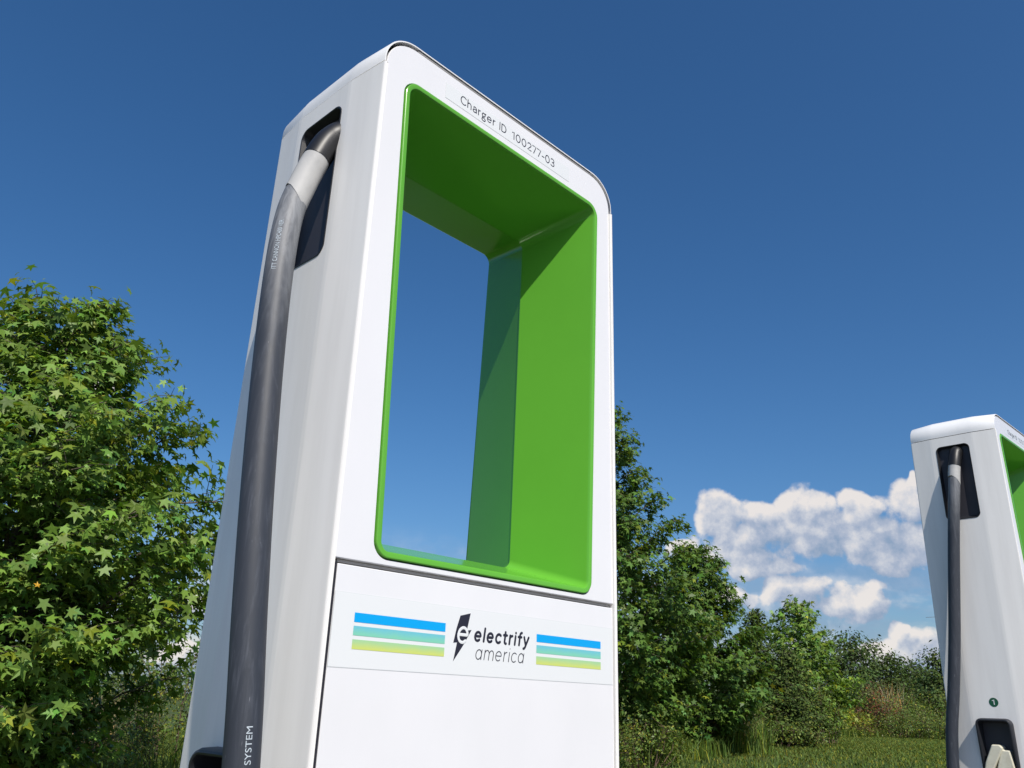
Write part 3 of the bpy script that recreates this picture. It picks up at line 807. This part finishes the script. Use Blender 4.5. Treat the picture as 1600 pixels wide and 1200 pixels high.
# charging plugs parked in the holsters
def plug(root, label):
    t = thing('charging_plug', label, 'plug', group='charging plugs parked in holsters')
    t.matrix_world = Matrix.Translation(root.location) @ Matrix.Rotation(root.rotation_euler.z, 4, 'Z')
    def prism(poly, x0, x1, name, m, par=t, bev=0.004):
        n = len(poly)
        v = [(x0, y, z) for y, z in poly] + [(x1, y, z) for y, z in poly]
        f = [tuple(range(n)), tuple(range(n, 2 * n))[::-1]] + [(i, n + i, n + (i + 1) % n, (i + 1) % n) for i in range(n)]
        o = mesh(name, v, f, m, par, bevel=bev); recalc(o); return o
    # cream housing: a slanting grip beside a blunt shoulder
    prism([(0.185, 1.170), (0.160, 1.170), (0.150, 1.160), (0.197, 1.075), (0.214, 1.03), (0.226, 1.02), (0.228, 1.06), (0.214, 1.11)], -0.352, -0.300, 'grip', M['cream'])
    prism([(0.158, 1.158), (0.146, 1.153), (0.131, 1.153), (0.124, 1.10), (0.120, 1.03), (0.190, 1.02), (0.188, 1.07)], -0.346, -0.305, 'housing', M['cream'])
    prism([(0.165, 1.178), (0.150, 1.178), (0.140, 1.163), (0.128, 1.159), (0.120, 1.02), (0.20, 1.02), (0.19, 1.14)], -0.3045, -0.27, 'latch_plate', M['bracket'])
    V, F = tube_vf([(-0.40, 0.172, 1.00), (-0.375, 0.174, 1.03), (-0.345, 0.172, 1.045)], [0.022, 0.024, 0.024], 20)
    mesh('collar', V, F, M['rubber'], t, smooth=True, sharp=50)
    return t
plug(ch2, 'cream charging plug sitting in the black holster of the farther charging station')

# ------------------------------------------------------------------ ground
def gz(x, y):
    d = np.hypot(np.asarray(x) - CAM.x, np.asarray(y) - CAM.y)
    a = np.clip((d - 5.5) / 10.5, 0, 1); a = a * a * (3 - 2 * a)
    b = np.clip((d - 14) / 14, 0, 1)
    return a * 0.66 + b * 0.12
def ground_mesh():
    xs = sorted(set([-1400, -600, -250, -120, -60, 1400, 600, 250, 120, 60] + list(range(-44, 46, 2))))
    ys = [-1400, -500, -200, -90, -61, -20, -6, 0.9, 1.08, 1.12, 1.6, 2.2, 3] + list(range(4, 46, 1)) + [50, 60, 80, 120, 250, 600, 1400]
    V = [(x, y, -0.5 if y < 1.1 else float(gz(x, y)) * min(1, (y - 1.1) / 1.2) - 0.03) for y in ys for x in xs]
    n = len(xs)
    F = [(j * n + i, j * n + i + 1, (j + 1) * n + i + 1, (j + 1) * n + i) for j in range(len(ys) - 1) for i in range(n - 1)]
    m = bpy.data.materials.new('turf_soil'); m.use_nodes = True; t = NT(m.node_tree); b = m.node_tree.nodes['Principled BSDF']
    tc = t.n('ShaderNodeTexCoord')
    n1 = t.noise(tc.outputs['Object'], 0.6, 6, 0.65); n2 = t.noise(tc.outputs['Object'], 14, 4, 0.6)
    c = t.mix(t.smooth(n1, 0.4, 0.65), (0.050, 0.085, 0.022, 1), (0.095, 0.10, 0.040, 1))
    c = t.mix(t.m('MULTIPLY', t.smooth(n2, 0.5, 0.8), 0.5), c, (0.03, 0.05, 0.015, 1))
    t.l(c, b.inputs['Base Color']); b.inputs['Roughness'].default_value = 0.9; b.inputs['Specular IOR Level'].default_value = 0.1
    o = mesh('ground', V, F, m, smooth=True, kind='structure'); recalc(o)
    return o
ground_mesh()
boxes('concrete_pad', [(-60.0, 60.0, -0.35, 1.15, -0.12, 0.0)], M['concrete'], kind='structure', bevel=0.01)
boxes('kerb', [(-60.0, 60.0, -0.55, -0.352, -0.2, 0.0)], M['concrete'], kind='structure', bevel=0.012)
boxes('parking_lot', [(-60.0, 60.0, -60.0, -0.552, -0.4, -0.13)], M['asphalt'], kind='structure')
for k in range(6):
    x = -5.9 + 2.9 * k
    boxes('parking_line', [(x, x + 0.1, -6.0, -0.75, -0.13, -0.126)], M['paint'], kind='structure')

# ------------------------------------------------------------------ vegetation
def polar(azd, dist):
    return (CAM.x + dist * math.sin(R(azd)), CAM.y + dist * math.cos(R(azd)))

def star_template(lobes=5):
    pts = [(0, 0, 0.0)]
    # sweetgum: five pointed lobes, stalk at the bottom
    angs = [90, 28, -38, 218, 152] if lobes == 5 else [90, 20, 160]
    lens = [1.0, 0.95, 0.72, 0.72, 0.95] if lobes == 5 else [1.0, 0.9, 0.9]
    order = sorted(zip(angs, lens), key=lambda t: t[0])
    P = []
    for i, (a, l) in enumerate(order):
        a2 = order[(i + 1) % len(order)][0]
        if i == len(order) - 1: a2 += 360
        P.append((l * math.cos(R(a)), l * math.sin(R(a)), -0.16 * l))
        am = (a + a2) / 2
        rr = 0.40 if abs((am % 360) - 270) > 30 else 0.22
        P.append((rr * math.cos(R(am)), rr * math.sin(R(am)), 0.05))
    V = np.array(pts + P)
    V[:, 1] -= V[:, 1].min() * 0.3
    n = len(P)
    F = np.array([(0, 1 + i, 1 + (i + 1) % n) for i in range(n)])
    # split fan triangles so a tip gets two triangles (already does)
    return V, F
STAR = star_template(5)
OVAL = (np.array([(0, -0.1, 0), (0.38, 0.45, 0.06), (0, 1.1, -0.05), (-0.38, 0.45, 0.06)], float), np.array([(0, 1, 2), (0, 2, 3)]))
NEEDLE = (np.array([(-0.10, 0, 0), (0.10, 0, 0), (0.05, 0.9, 0.0), (-0.30, 0.6, 0.05), (0.32, 0.65, -0.05)], float), np.array([(0, 1, 2), (0, 2, 3), (1, 4, 2)]))

def unit(a):
    return a / np.maximum(np.linalg.norm(a, axis=1, keepdims=True), 1e-9)

def scatter(template, pos, nrm, tip, size, tint):
    """instanced leaves as raw arrays"""
    V0, F0 = template
    nrm = unit(nrm); tip = unit(tip - nrm * (tip * nrm).sum(1, keepdims=True)); sidev = np.cross(tip, nrm)
    n = len(pos)
    sz = size[:, None, None] * 0.5
    zc = RNG.uniform(0.2, 1.7, (n, 1, 1)); xc = RNG.uniform(0.75, 1.05, (n, 1, 1))
    V = pos[:, None, :] + sz * (V0[None, :, 0:1] * xc * sidev[:, None, :] + V0[None, :, 1:2] * tip[:, None, :] + V0[None, :, 2:3] * zc * nrm[:, None, :])
    F = F0[None] + (np.arange(n) * len(V0))[:, None, None]
    T = np.repeat(tint[:, None, :], len(V0), 1)
    return V.reshape(-1, 3), F.reshape(-1, 3), T.reshape(-1, 3)

def tri_object(name, V, F, T, m, parent=None, kind=None):
    me = bpy.data.meshes.new(name)
    me.vertices.add(len(V)); me.vertices.foreach_set('co', V.astype(np.float32).ravel())
    me.loops.add(len(F) * 3); me.loops.foreach_set('vertex_index', F.astype(np.int32).ravel())
    me.polygons.add(len(F)); me.polygons.foreach_set('loop_start', np.arange(0, len(F) * 3, 3, dtype=np.int32))
    try: me.polygons.foreach_set('loop_total', np.full(len(F), 3, np.int32))
    except Exception: pass
    at_ = me.color_attributes.new('tint', 'FLOAT_COLOR', 'POINT')
    at_.data.foreach_set('color', np.concatenate([T, np.ones((len(T), 1))], 1).astype(np.float32).ravel())
    me.update(calc_edges=True)
    return link(name, me, m, parent, kind)

def tints(n, var=0.25, yellow=0.08):
    b = 1 + RNG.normal(0, var, n).clip(-0.6, 0.9)
    t = np.stack([b * (1 + RNG.normal(0, 0.12, n)), b, b * (1 + RNG.normal(0, 0.15, n))], 1)
    y = RNG.random(n) < yellow
    t[y] *= np.array([1.9, 1.35, 0.8])
    return t.clip(0.15, 3.5)

def skeleton(base, H, profile, nbr, rise, seed, wob=0.04, twigs=7, tw_len=0.26):
    """trunk + limbs + twigs; returns tube mesh arrays and twig segments"""
    rg = random.Random(seed)
    V = []; F = []; segs = []
    def tube(pts, r0, r1, seg=5):
        n = len(pts); rads = [r0 + (r1 - r0) * i / (n - 1) for i in range(n)]
        v, f = tube_vf(pts, rads, seg, base=len(V), cap=False); V.extend(v); F.extend(f)
    B = Vector(base)
    tr = []; off = Vector((0, 0, 0))
    for i in range(9):
        tr.append(B + Vector((off.x, off.y, H * 0.99 * i / 8))); off += Vector((rg.uniform(-wob, wob), rg.uniform(-wob, wob), 0)) * H * 0.12
    tube(tr, 0.012 * H + 0.02, 0.008, 9)
    def trunk_at(h):
        f_ = min(max(h / (H * 0.99), 0), 0.999) * 8; i = int(f_); return tr[i].lerp(tr[i + 1], f_ - i)
    pr = sorted(profile)
    def prad(h):
        if h <= pr[0][0]: return pr[0][1]
        for (h0, r0), (h1, r1) in zip(pr, pr[1:]):
            if h <= h1: return r0 + (r1 - r0) * (h - h0) / (h1 - h0)
        return pr[-1][1]
    g_ = rg.uniform(0, 6)
    for i in range(nbr):
        h = pr[0][0] + (pr[-1][0] - pr[0][0]) * ((i + 0.5) / nbr) ** 0.92
        Rr = prad(h) * rg.uniform(0.72, 1.12)
        if Rr < 0.08: Rr = 0.08
        g_ += 2.39996 + rg.uniform(-0.4, 0.4)
        drop = Rr * rise
        h0 = max(h - drop, H * 0.06)
        s = trunk_at(h0); e = trunk_at(h) + Vector((math.cos(g_), math.sin(g_), 0)) * Rr
        mid = s.lerp(e, 0.5) + Vector((rg.uniform(-.1, .1), rg.uniform(-.1, .1), rg.uniform(-.02, .12))) * Rr
        pts = [s, s.lerp(mid, 0.5) + Vector((0, 0, -0.02 * Rr)), mid, mid.lerp(e, 0.5) + Vector((0, 0, .04 * Rr)), e]
        tube(pts, 0.006 + 0.010 * Rr, 0.004)
        n_t = max(3, int(twigs * (0.5 + Rr)))
        for j in range(n_t):
            t = 0.22 + 0.78 * (j + rg.random() * 0.6) / n_t
            t = min(t, 0.995); f_ = t * 4; k = int(f_); p0 = pts[k].lerp(pts[min(k + 1, 4)], f_ - k)
            a = g_ + rg.choice((-1, 1)) * rg.uniform(0.4, 1.5)
            l = tw_len * Rr * rg.uniform(0.5, 1.2) * (1.2 - 0.6 * t) + 0.12
            p1 = p0 + Vector((math.cos(a), math.sin(a), rg.uniform(-0.15, 0.75))) * l
            tube([p0, p0.lerp(p1, 0.5) + Vector((0, 0, 0.03)), p1], 0.005, 0.0022, 3)
            segs.append((p0, p1, Rr))
        segs.append((pts[3], pts[4], Rr))
        segs.append((pts[2], pts[3], Rr))
    segs.append((trunk_at(H * 0.93), trunk_at(H), 0.3)); segs.append((trunk_at(H * 0.86), trunk_at(H * 0.95), 0.3))
    return V, F, segs, trunk_at

def tree(name, label, cat, az_, dist, H_top, profile, nbr, leafsize, nleaf, m, template=STAR, rise=0.55, seed=1, group=None, single=0, droop=0.5, var=0.25, yellow=0.045, twigs=7, tw_len=0.26, spread=0.1, bark=None):
    x, y = polar(az_, dist)
    z0 = float(gz(x, y)) - 0.04
    root = thing(name, label, cat, (x, y, z0), 0, group)
    H = H_top - z0
    prf = [(h - z0, r_) for h, r_ in profile]
    V, F, segs, ta = skeleton((0, 0, 0), H, prf, nbr, rise, seed, twigs=twigs, tw_len=tw_len)
    mesh('trunk', V, F, bark or M['bark'], root, smooth=True)
    rg = np.random.default_rng(seed)
    P0 = np.array([tuple(s[0]) for s in segs]); P1 = np.array([tuple(s[1]) for s in segs])
    L = np.linalg.norm(P1 - P0, axis=1); w_ = L + 0.06; w_ /= w_.sum()
    idx = rg.choice(len(segs), nleaf, p=w_)
    t = rg.random(nleaf) ** 0.6
    pos = P0[idx] + (P1[idx] - P0[idx]) * t[:, None]
    outw = pos.copy(); outw[:, 2] = 0; outw = unit(outw + 1e-4)
    pos = pos + rg.normal(0, 1, (nleaf, 3)) * spread * np.array([1, 1, 0.8]); pos[:, 2] -= 0.3 * leafsize
    nrm = outw * 0.55 + np.array([0, 0, 0.75]) + rg.normal(0, 0.42, (nleaf, 3))
    tip = outw * 0.5 + np.array([0, 0, -droop]) + rg.normal(0, 0.5, (nleaf, 3))
    size = leafsize * (1 + rg.normal(0, 0.32, nleaf)).clip(0.35, 1.6)
    tint = tints(nleaf, var, yellow)
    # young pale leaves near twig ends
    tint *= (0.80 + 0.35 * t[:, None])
    if single:
        # the largest leaves in view become parts of their own
        wp = pos + np.array([x, y, z0]); dcam = np.linalg.norm(wp - np.array(CAM), axis=1)
        azs = np.degrees(np.arctan2(wp[:, 0] - CAM.x, wp[:, 1] - CAM.y))
        score = size / dcam
        score[(azs < 12) | (azs > 26)] = 0
        pick = np.argsort(-score)[:single]
        mask = np.ones(nleaf, bool); mask[pick] = False
        V0, F0 = template
        protos = []
        for k in range(6):
            me = bpy.data.meshes.new('leaf'); me.from_pydata([tuple(v_) for v_ in V0 * 0.5], [], [tuple(int(i) for i in f_) for f_ in F0])
            ca = me.color_attributes.new('tint', 'FLOAT_COLOR', 'POINT')
            tt = tints(1, 0.22, 0.1)[0]
            ca.data.foreach_set('color', np.tile([*tt, 1.0], len(V0)).astype(np.float32)); me.materials.append(m); protos.append(me)
        nn = unit(nrm); tp = unit(tip - nn * (tip * nn).sum(1, keepdims=True)); sv = np.cross(tp, nn)
        for q_ in pick:
            o = bpy.data.objects.new('leaf', protos[int(q_) % 6]); C.objects.link(o); o.parent = root
            s_ = float(size[q_])
            o.matrix_local = Matrix(((sv[q_][0] * s_, tp[q_][0] * s_, nn[q_][0] * s_, pos[q_][0]), (sv[q_][1] * s_, tp[q_][1] * s_, nn[q_][1] * s_, pos[q_][1]), (sv[q_][2] * s_, tp[q_][2] * s_, nn[q_][2] * s_, pos[q_][2]), (0, 0, 0, 1)))
        pos, nrm, tip, size, tint = pos[mask], nrm[mask], tip[mask], size[mask], tint[mask]
    tri_object('crown', *scatter(template, pos, nrm, tip, size, tint), m, root, kind='stuff' if single else None)
    return root

GT = 'sweetgum trees behind the charging stations'
t1 = tree('sweetgum_tree', 'big star leaved tree filling the left edge of the photo', 'tree', 15.3, 8.5, 4.84,
     [(0.75, 1.05), (1.25, 1.4), (1.8, 1.65), (2.6, 1.75), (3.3, 1.58), (3.8, 1.42), (3.98, 0.85), (4.5, 0.68), (4.72, 0.52), (4.84, 0.25)],
     100, 0.128, 36000, M['gum'], seed=5, single=300, twigs=9, tw_len=0.24, spread=0.085, group=GT)
# one turned orange leaf in the left tree
o = mesh('leaf', [tuple(v * 0.5 * 0.055) for v in STAR[0]], [tuple(int(i) for i in f) for f in STAR[1]], M['yleaf'], t1)
ca = o.data.color_attributes.new('tint', 'FLOAT_COLOR', 'POINT'); ca.data.foreach_set('color', np.ones(len(STAR[0]) * 4, np.float32))
o['label'] = 'single orange turned leaf'
_lx, _ly = polar(17.0, 5.9)
o.location = Vector((_lx, _ly, CAM.z + 5.9 * math.tan(R(5.6)))) - Vector(t1.location); o.rotation_euler = (R(70), 0, R(10))
tree('sweetgum_tree', 'tallest sweetgum right behind the foreground charging station, just right of its edge', 'tree', 52.6, 14.0, 6.35,
     [(1.2, 1.15), (2.0, 1.55), (3.3, 1.45), (3.9, 1.15), (4.6, 1.0), (5.3, 0.62), (5.8, 0.35), (6.3, 0.15)],
     70, 0.130, 21000, M['gumfar'], seed=12, group=GT, spread=0.08, rise=0.7, twigs=8)
tree('sweetgum_tree', 'mid height sweetgum between the tallest one and the dark cedars', 'tree', 58.2, 15.5, 4.15,
     [(1.15, 0.9), (1.9, 1.15), (2.7, 1.0), (3.2, 0.72), (3.75, 0.48), (4.1, 0.18)],
     56, 0.128, 14500, M['gumfar'], seed=23, group=GT, spread=0.075, rise=0.7, twigs=8)
tree('sweetgum_tree', 'bushy bright sweetgum right of the dark cedars, with a rounded tip', 'tree', 64.5, 22.5, 3.95,
     [(1.0, 1.0), (2.0, 1.1), (2.8, 0.95), (3.3, 0.72), (3.65, 0.45), (3.95, 0.15)],
     48, 0.14, 9500, M['gum'], seed=31, group=GT, spread=0.08, rise=0.7)
def cedar(label, az_, d, H, w0, seed):
    return tree('cedar_tree', label, 'tree', az_, d, H, [(0.9, w0), (H * 0.45, w0 * 0.95), (H * 0.7, w0 * 0.55), (H * 0.9, w0 * 0.22), (H, 0.06)], 64, 0.11, 15000, M['cedar'],
                template=NEEDLE, seed=seed, group='dark cedars at the field edge', droop=-0.3, var=0.3, yellow=0.03, spread=0.07, rise=0.5, tw_len=0.3)
cedar('slim dark cedar with pointed tip rising between two sweetgums', 61.9, 20.0, 3.42, 0.70, 41)
cedar('broad low cedar in front of the bright sweetgum', 63.6, 19.5, 2.55, 0.95, 42)
cedar('small dense cedar left of the slim pointed cedar', 60.6, 19.0, 2.35, 0.75, 43)
GD = 'dark round trees far back'
def darktree(label, az_, d, H, w_, seed, n=9000):
    return tree('round_tree', label, 'tree', az_, d, H, [(0.9, w_ * 0.8), (H * 0.5, w_ * 1.05), (H * 0.78, w_ * 0.85), (H * 0.93, w_ * 0.5), (H, w_ * 0.18)], 38, 0.22, n, M['oak'], template=OVAL, seed=seed, group=GD, yellow=0.02, spread=0.2, var=0.22, tw_len=0.36)
darktree('dark round crowned tree just right of the bright sweetgum', 67.5, 40, 4.60, 1.9, 51, 13000)
darktree('lower dark tree with stepped crown, second right of the bright sweetgum', 69.3, 42, 3.95, 1.8, 52)
darktree('small dark tree far back left of the farther charging station', 70.7, 46, 3.75, 1.7, 53)
darktree('pale topped small tree against the cloud, nearest the farther charging station', 72.6, 38, 3.85, 1.3, 54)
# thin bare twig arching out beside the farther charging station
x_, y_ = polar(72.9, 30)
V, F = tube_vf([(0, 0, 0), (0.02, 0, 2.6), (-0.05, 0.02, 3.3), (-0.35, 0.05, 3.78), (-0.75, 0.15, 3.74)], [0.02, 0.012, 0.01, 0.008, 0.005], 5)
o = mesh('bare_twig', V, F, M['twig'], smooth=True); o.location = (x_, y_, float(gz(x_, y_)) - 0.3); o.rotation_euler = (0, 0, R(-15))
o['label'] = 'thin bare arching twig sticking out left of the farther charging station'; o['category'] = 'twig'

def shrub(label, az_, dist, w_, h_, m, n, leaf=0.07, seed=0, tall=False, stems=14, name='shrub'):
    x, y = polar(az_, dist); z0 = float(gz(x, y)) - 0.03
    root = thing(name, label, 'shrub', (x, y, z0), group='shrubs along the field edge')
    rg = random.Random(seed); V = []; F = []; S0 = []; S1 = []
    for i in range(stems):
        a = rg.uniform(0, 6.28); rr = w_ * math.sqrt(rg.random()); h = h_ * (1 - 0.45 * (rr / w_) ** 2) * rg.uniform(0.65, 1.05)
        b = Vector((math.cos(a) * rr * 0.5, math.sin(a) * rr * 0.5, 0)); t_ = Vector((math.cos(a) * rr, math.sin(a) * rr, h))
        md_ = b.lerp(t_, 0.5) + Vector((rg.uniform(-.08, .08), rg.uniform(-.08, .08), 0))
        v, f = tube_vf([b, md_, t_], [0.010, 0.007, 0.003], 4, base=len(V), cap=False); V += v; F += f
        S0 += [tuple(b.lerp(md_, .3)), tuple(md_)]; S1 += [tuple(md_), tuple(t_)]
        for j in range(5):
            p0 = md_.lerp(t_, rg.random()); p1 = p0 + Vector((rg.uniform(-1, 1), rg.uniform(-1, 1), rg.uniform(-.1, .9))) * 0.22 * w_
            v, f = tube_vf([p0, p1], [0.004, 0.002], 3, base=len(V), cap=False); V += v; F += f
            S0.append(tuple(p0)); S1.append(tuple(p1))
    mesh('stems', V, F, M['twig'], root)
    r_ = np.random.default_rng(seed); S0 = np.array(S0); S1 = np.array(S1)
    idx = r_.integers(0, len(S0), n); t = r_.random(n)[:, None]
    pos = S0[idx] * (1 - t) + S1[idx] * t + r_.normal(0, 0.06 + 0.05 * w_, (n, 3)); pos[:, 2] = np.abs(pos[:, 2])
    outw = unit(pos * np.array([1, 1, 0]) + 1e-4)
    nrm = outw * 0.4 + np.array([0, 0, 0.7]) + r_.normal(0, 0.5, (n, 3)); tip = outw + r_.normal(0, 0.6, (n, 3))
    tri_object('foliage', *scatter(OVAL, pos, nrm, tip, leaf * (1 + r_.normal(0, 0.25, n)).clip(.4, 1.6), tints(n, 0.3, 0.12)), m, root)
    return root

def blades(n, pos_fn, hmin, hmax, wid, bend, seed, m, name, kind=None, parent=None, var=0.28, yellow=0.12, loc=None):
    r_ = np.random.default_rng(seed)
    P = pos_fn(r_, n)
    h = r_.uniform(hmin, hmax, n); a = r_.uniform(0, 6.283, n); b = bend * h * r_.uniform(0.2, 1.0, n); ww = wid * r_.uniform(0.6, 1.3, n)
    fa = r_.uniform(0, 6.283, n)
    d = np.stack([np.cos(a), np.sin(a), np.zeros(n)], 1); sdv = np.stack([np.cos(fa), np.sin(fa), np.zeros(n)], 1) * ww[:, None] * 0.5
    up_ = np.array([0, 0, 1.0])
    p1 = P + up_ * (h * 0.55)[:, None] + d * (b * 0.28)[:, None]; p2 = P + up_ * (h * 0.97)[:, None] * (1 - 0.25 * bend) + d * b[:, None]
    V = np.stack([P - sdv, P + sdv, p1 + sdv * 0.7, p1 - sdv * 0.7, p2], 1).reshape(-1, 3)
    F = (np.array([(0, 1, 2), (0, 2, 3), (3, 2, 4)])[None] + (np.arange(n) * 5)[:, None, None]).reshape(-1, 3)
    T = np.repeat(tints(n, var, yellow)[:, None, :], 5, 1).reshape(-1, 3)
    return tri_object(name, V, F, T, m, parent, kind)

def clump(label, az_, dist, w_, h_, n, m, seed, wid=0.012, bend=0.5):
    x, y = polar(az_, dist)
    z0 = float(gz(x, y)) - 0.02
    def pf(r_, k):
        rr = w_ * np.sqrt(r_.random(k)); a = r_.uniform(0, 6.283, k); return np.stack([rr * np.cos(a), rr * np.sin(a), np.zeros(k)], 1)
    o = blades(n, pf, h_ * 0.45, h_, wid, bend, seed, m, 'grass_clump'); o.location = (x, y, z0)
    o['label'] = label; o['category'] = 'grass clump'; o['group'] = 'clumps of tall grass at the field edge'
    return o

# left side, behind and under the big tree
shrub('olive small leaved shrub behind the left tree, close to the foreground charger', 26.0, 12.0, 1.05, 1.55, M['shrub'], 5200, 0.065, 61, stems=24)
shrub('low shrub with pale leaves under the left tree, right part', 21.8, 11.0, 0.9, 1.05, M['shrub'], 3200, 0.06, 62)
shrub('brownish green shrub farther behind the left tree', 20.0, 15.0, 1.5, 1.35, M['shrub'], 3400, 0.075, 63)
shrub('low yellow green shrub at the foot of the left tree', 15.5, 7.6, 0.6, 0.55, M['yellowshrub'], 1100, 0.075, 64)
clump('long green grass clump leaning against the edge of the foreground charger', 26.6, 9.6, 0.35, 1.05, 340, M['blade'], 71, 0.014, 0.8)
clump('loose long grass below the left tree', 23.0, 9.0, 0.9, 0.75, 900, M['blade'], 72, 0.012, 0.7)
clump('straw coloured dry grass seen under the left tree', 18.6, 13.0, 1.0, 1.0, 900, M['straw'], 73, 0.014, 0.5)
# right side
clump('tall feathery grass clump below the gap between sweetgum and cedars', 60.0, 16.2, 0.38, 1.05, 420, M['straw'], 74, 0.012, 0.8)
clump('green grass clump beside the feathery one, left of the cedars', 60.6, 16.0, 0.5, 0.85, 700, M['blade'], 75, 0.014, 0.7)
clump('tan dry grass plume standing above the shrubs near the farther charger', 69.2, 31.5, 0.45, 2.05, 300, M['straw'], 76, 0.02, 0.4)
clump('tall green grass stand left of the farther charging station', 71.2, 30.0, 1.7, 0.8, 3600, M['blade'], 77, 0.013, 0.9)
clump('mixed green grass stand below the tan plume', 69.4, 30.0, 1.1, 0.7, 2000, M['blade'], 78, 0.013, 0.9)
clump('thin grass tuft at the foot of the mid height sweetgum', 57.6, 15.0, 0.6, 0.4, 420, M['blade'], 79, 0.012, 0.6)
shrub('leafy low shrub at the foot of the tallest right hand sweetgum', 54.6, 13.2, 0.75, 0.75, M['shrub'], 2200, 0.07, 81)
shrub('small bright leaved shrub in front of the cedars', 62.6, 18.6, 0.55, 0.60, M['shrub'], 1300, 0.08, 82)
shrub('vine leaved upright shrub right of the broad cedar', 65.4, 20.8, 0.50, 1.45, M['shrub'], 1900, 0.085, 83)
shrub('yellow green shrub low in front of the russet one', 66.3, 27.0, 1.05, 0.95, M['yellowshrub'], 2600, 0.10, 84)
shrub('olive shrub behind the yellow green one', 66.9, 30.0, 1.5, 1.75, M['shrub'], 3600, 0.10, 85)
shrub('russet brown shrub in the middle of the field edge', 68.2, 29.0, 0.75, 1.45, M['rust'], 1700, 0.10, 86)
shrub('low russet weeds at the foot of the yellow green shrub', 67.3, 27.5, 0.9, 0.35, M['rust'], 900, 0.08, 87)
shrub('olive shrub right of the russet one', 69.9, 31.0, 1.2, 1.55, M['shrub'], 2800, 0.10, 88)
shrub('grey green tall shrub left of the farther charging station', 71.8, 33.0, 1.5, 1.75, M['shrub'], 3200, 0.11, 89)
shrub('wide low green shrub just left of the farther charging station', 71.4, 28.5, 1.6, 0.85, M['shrub'], 4200, 0.08, 91, stems=26)
shrub('low green shrub below the tan grass plume', 69.5, 28.0, 1.1, 0.7, M['shrub'], 2600, 0.08, 92, stems=20)
shrub('green weeds shrub beneath the broad cedar', 64.3, 19.2, 0.8, 0.5, M['shrub'], 1500, 0.07, 90)

# mown lawn: blades over the strip in view, one mass nobody could count
def wedge(a0, a1, d0, d1):
    def fn(r_, n):
        a = np.radians(r_.uniform(a0, a1, n)); d = np.sqrt(r_.uniform(d0 * d0, d1 * d1, n) * 0.45 + 0.55 * r_.uniform(d0, d1, n) ** 2)
        x = CAM.x + d * np.sin(a); y = CAM.y + d * np.cos(a)
        return np.stack([x, y, gz(x, y) - 0.03], 1)
    return fn
blades(150000, wedge(50.5, 78, 9, 36), 0.035, 0.095, 0.016, 1.0, 91, M['lawn'], 'lawn_grass', 'stuff', yellow=0.2)
bpy.data.objects['lawn_grass']['label'] = 'short mown grass of the field'
blades(36000, wedge(10, 46, 6.5, 17), 0.06, 0.25, 0.012, 0.8, 92, M['lawn'], 'field_grass', 'stuff', yellow=0.15)
bpy.data.objects['field_grass']['label'] = 'rough grass of the field beyond the chargers'
# ragged weeds along the edge of the lawn
def edge(r_, n):
    a = r_.uniform(53, 76, n); d = np.interp(a, [53, 58.4, 62, 66, 71, 76], [14.2, 15.6, 19.5, 26, 31, 34]) + r_.normal(0, 0.5, n)
    x = CAM.x + d * np.sin(np.radians(a)); y = CAM.y + d * np.cos(np.radians(a)); return np.stack([x, y, gz(x, y) - 0.03], 1)
blades(20000, edge, 0.10, 0.42, 0.013, 1.0, 93, M['blade'], 'edge_weeds', 'stuff', yellow=0.25)
bpy.data.objects['edge_weeds']['label'] = 'ragged weeds where the lawn meets the shrubs'
# far woods closing the view
def far_woods():
    r_ = np.random.default_rng(97); n = 26000
    a = r_.uniform(-25, 110, n); d = r_.uniform(75, 95, n); x = CAM.x + d * np.sin(np.radians(a)); y = CAM.y + d * np.cos(np.radians(a))
    top = 2.6 + 1.5 * np.sin(a * 1.7) * 0.5 + 0.9 * np.sin(a * 0.53 + 1) + 0.5 * np.sin(a * 5.1)
    z = 0.7 + r_.random(n) ** 0.8 * top
    pos = np.stack([x, y, z], 1); nrm = r_.normal(0, 0.6, (n, 3)) + np.array([-0.4, -0.4, 0.6]); tip = r_.normal(0, 1, (n, 3))
    o = tri_object('distant_woods', *scatter(OVAL, pos, nrm, tip, r_.uniform(0.5, 1.1, n), tints(n, 0.25, 0.05)), M['oak'], None, 'stuff')
    o['label'] = 'far off line of dark woods'
far_woods()
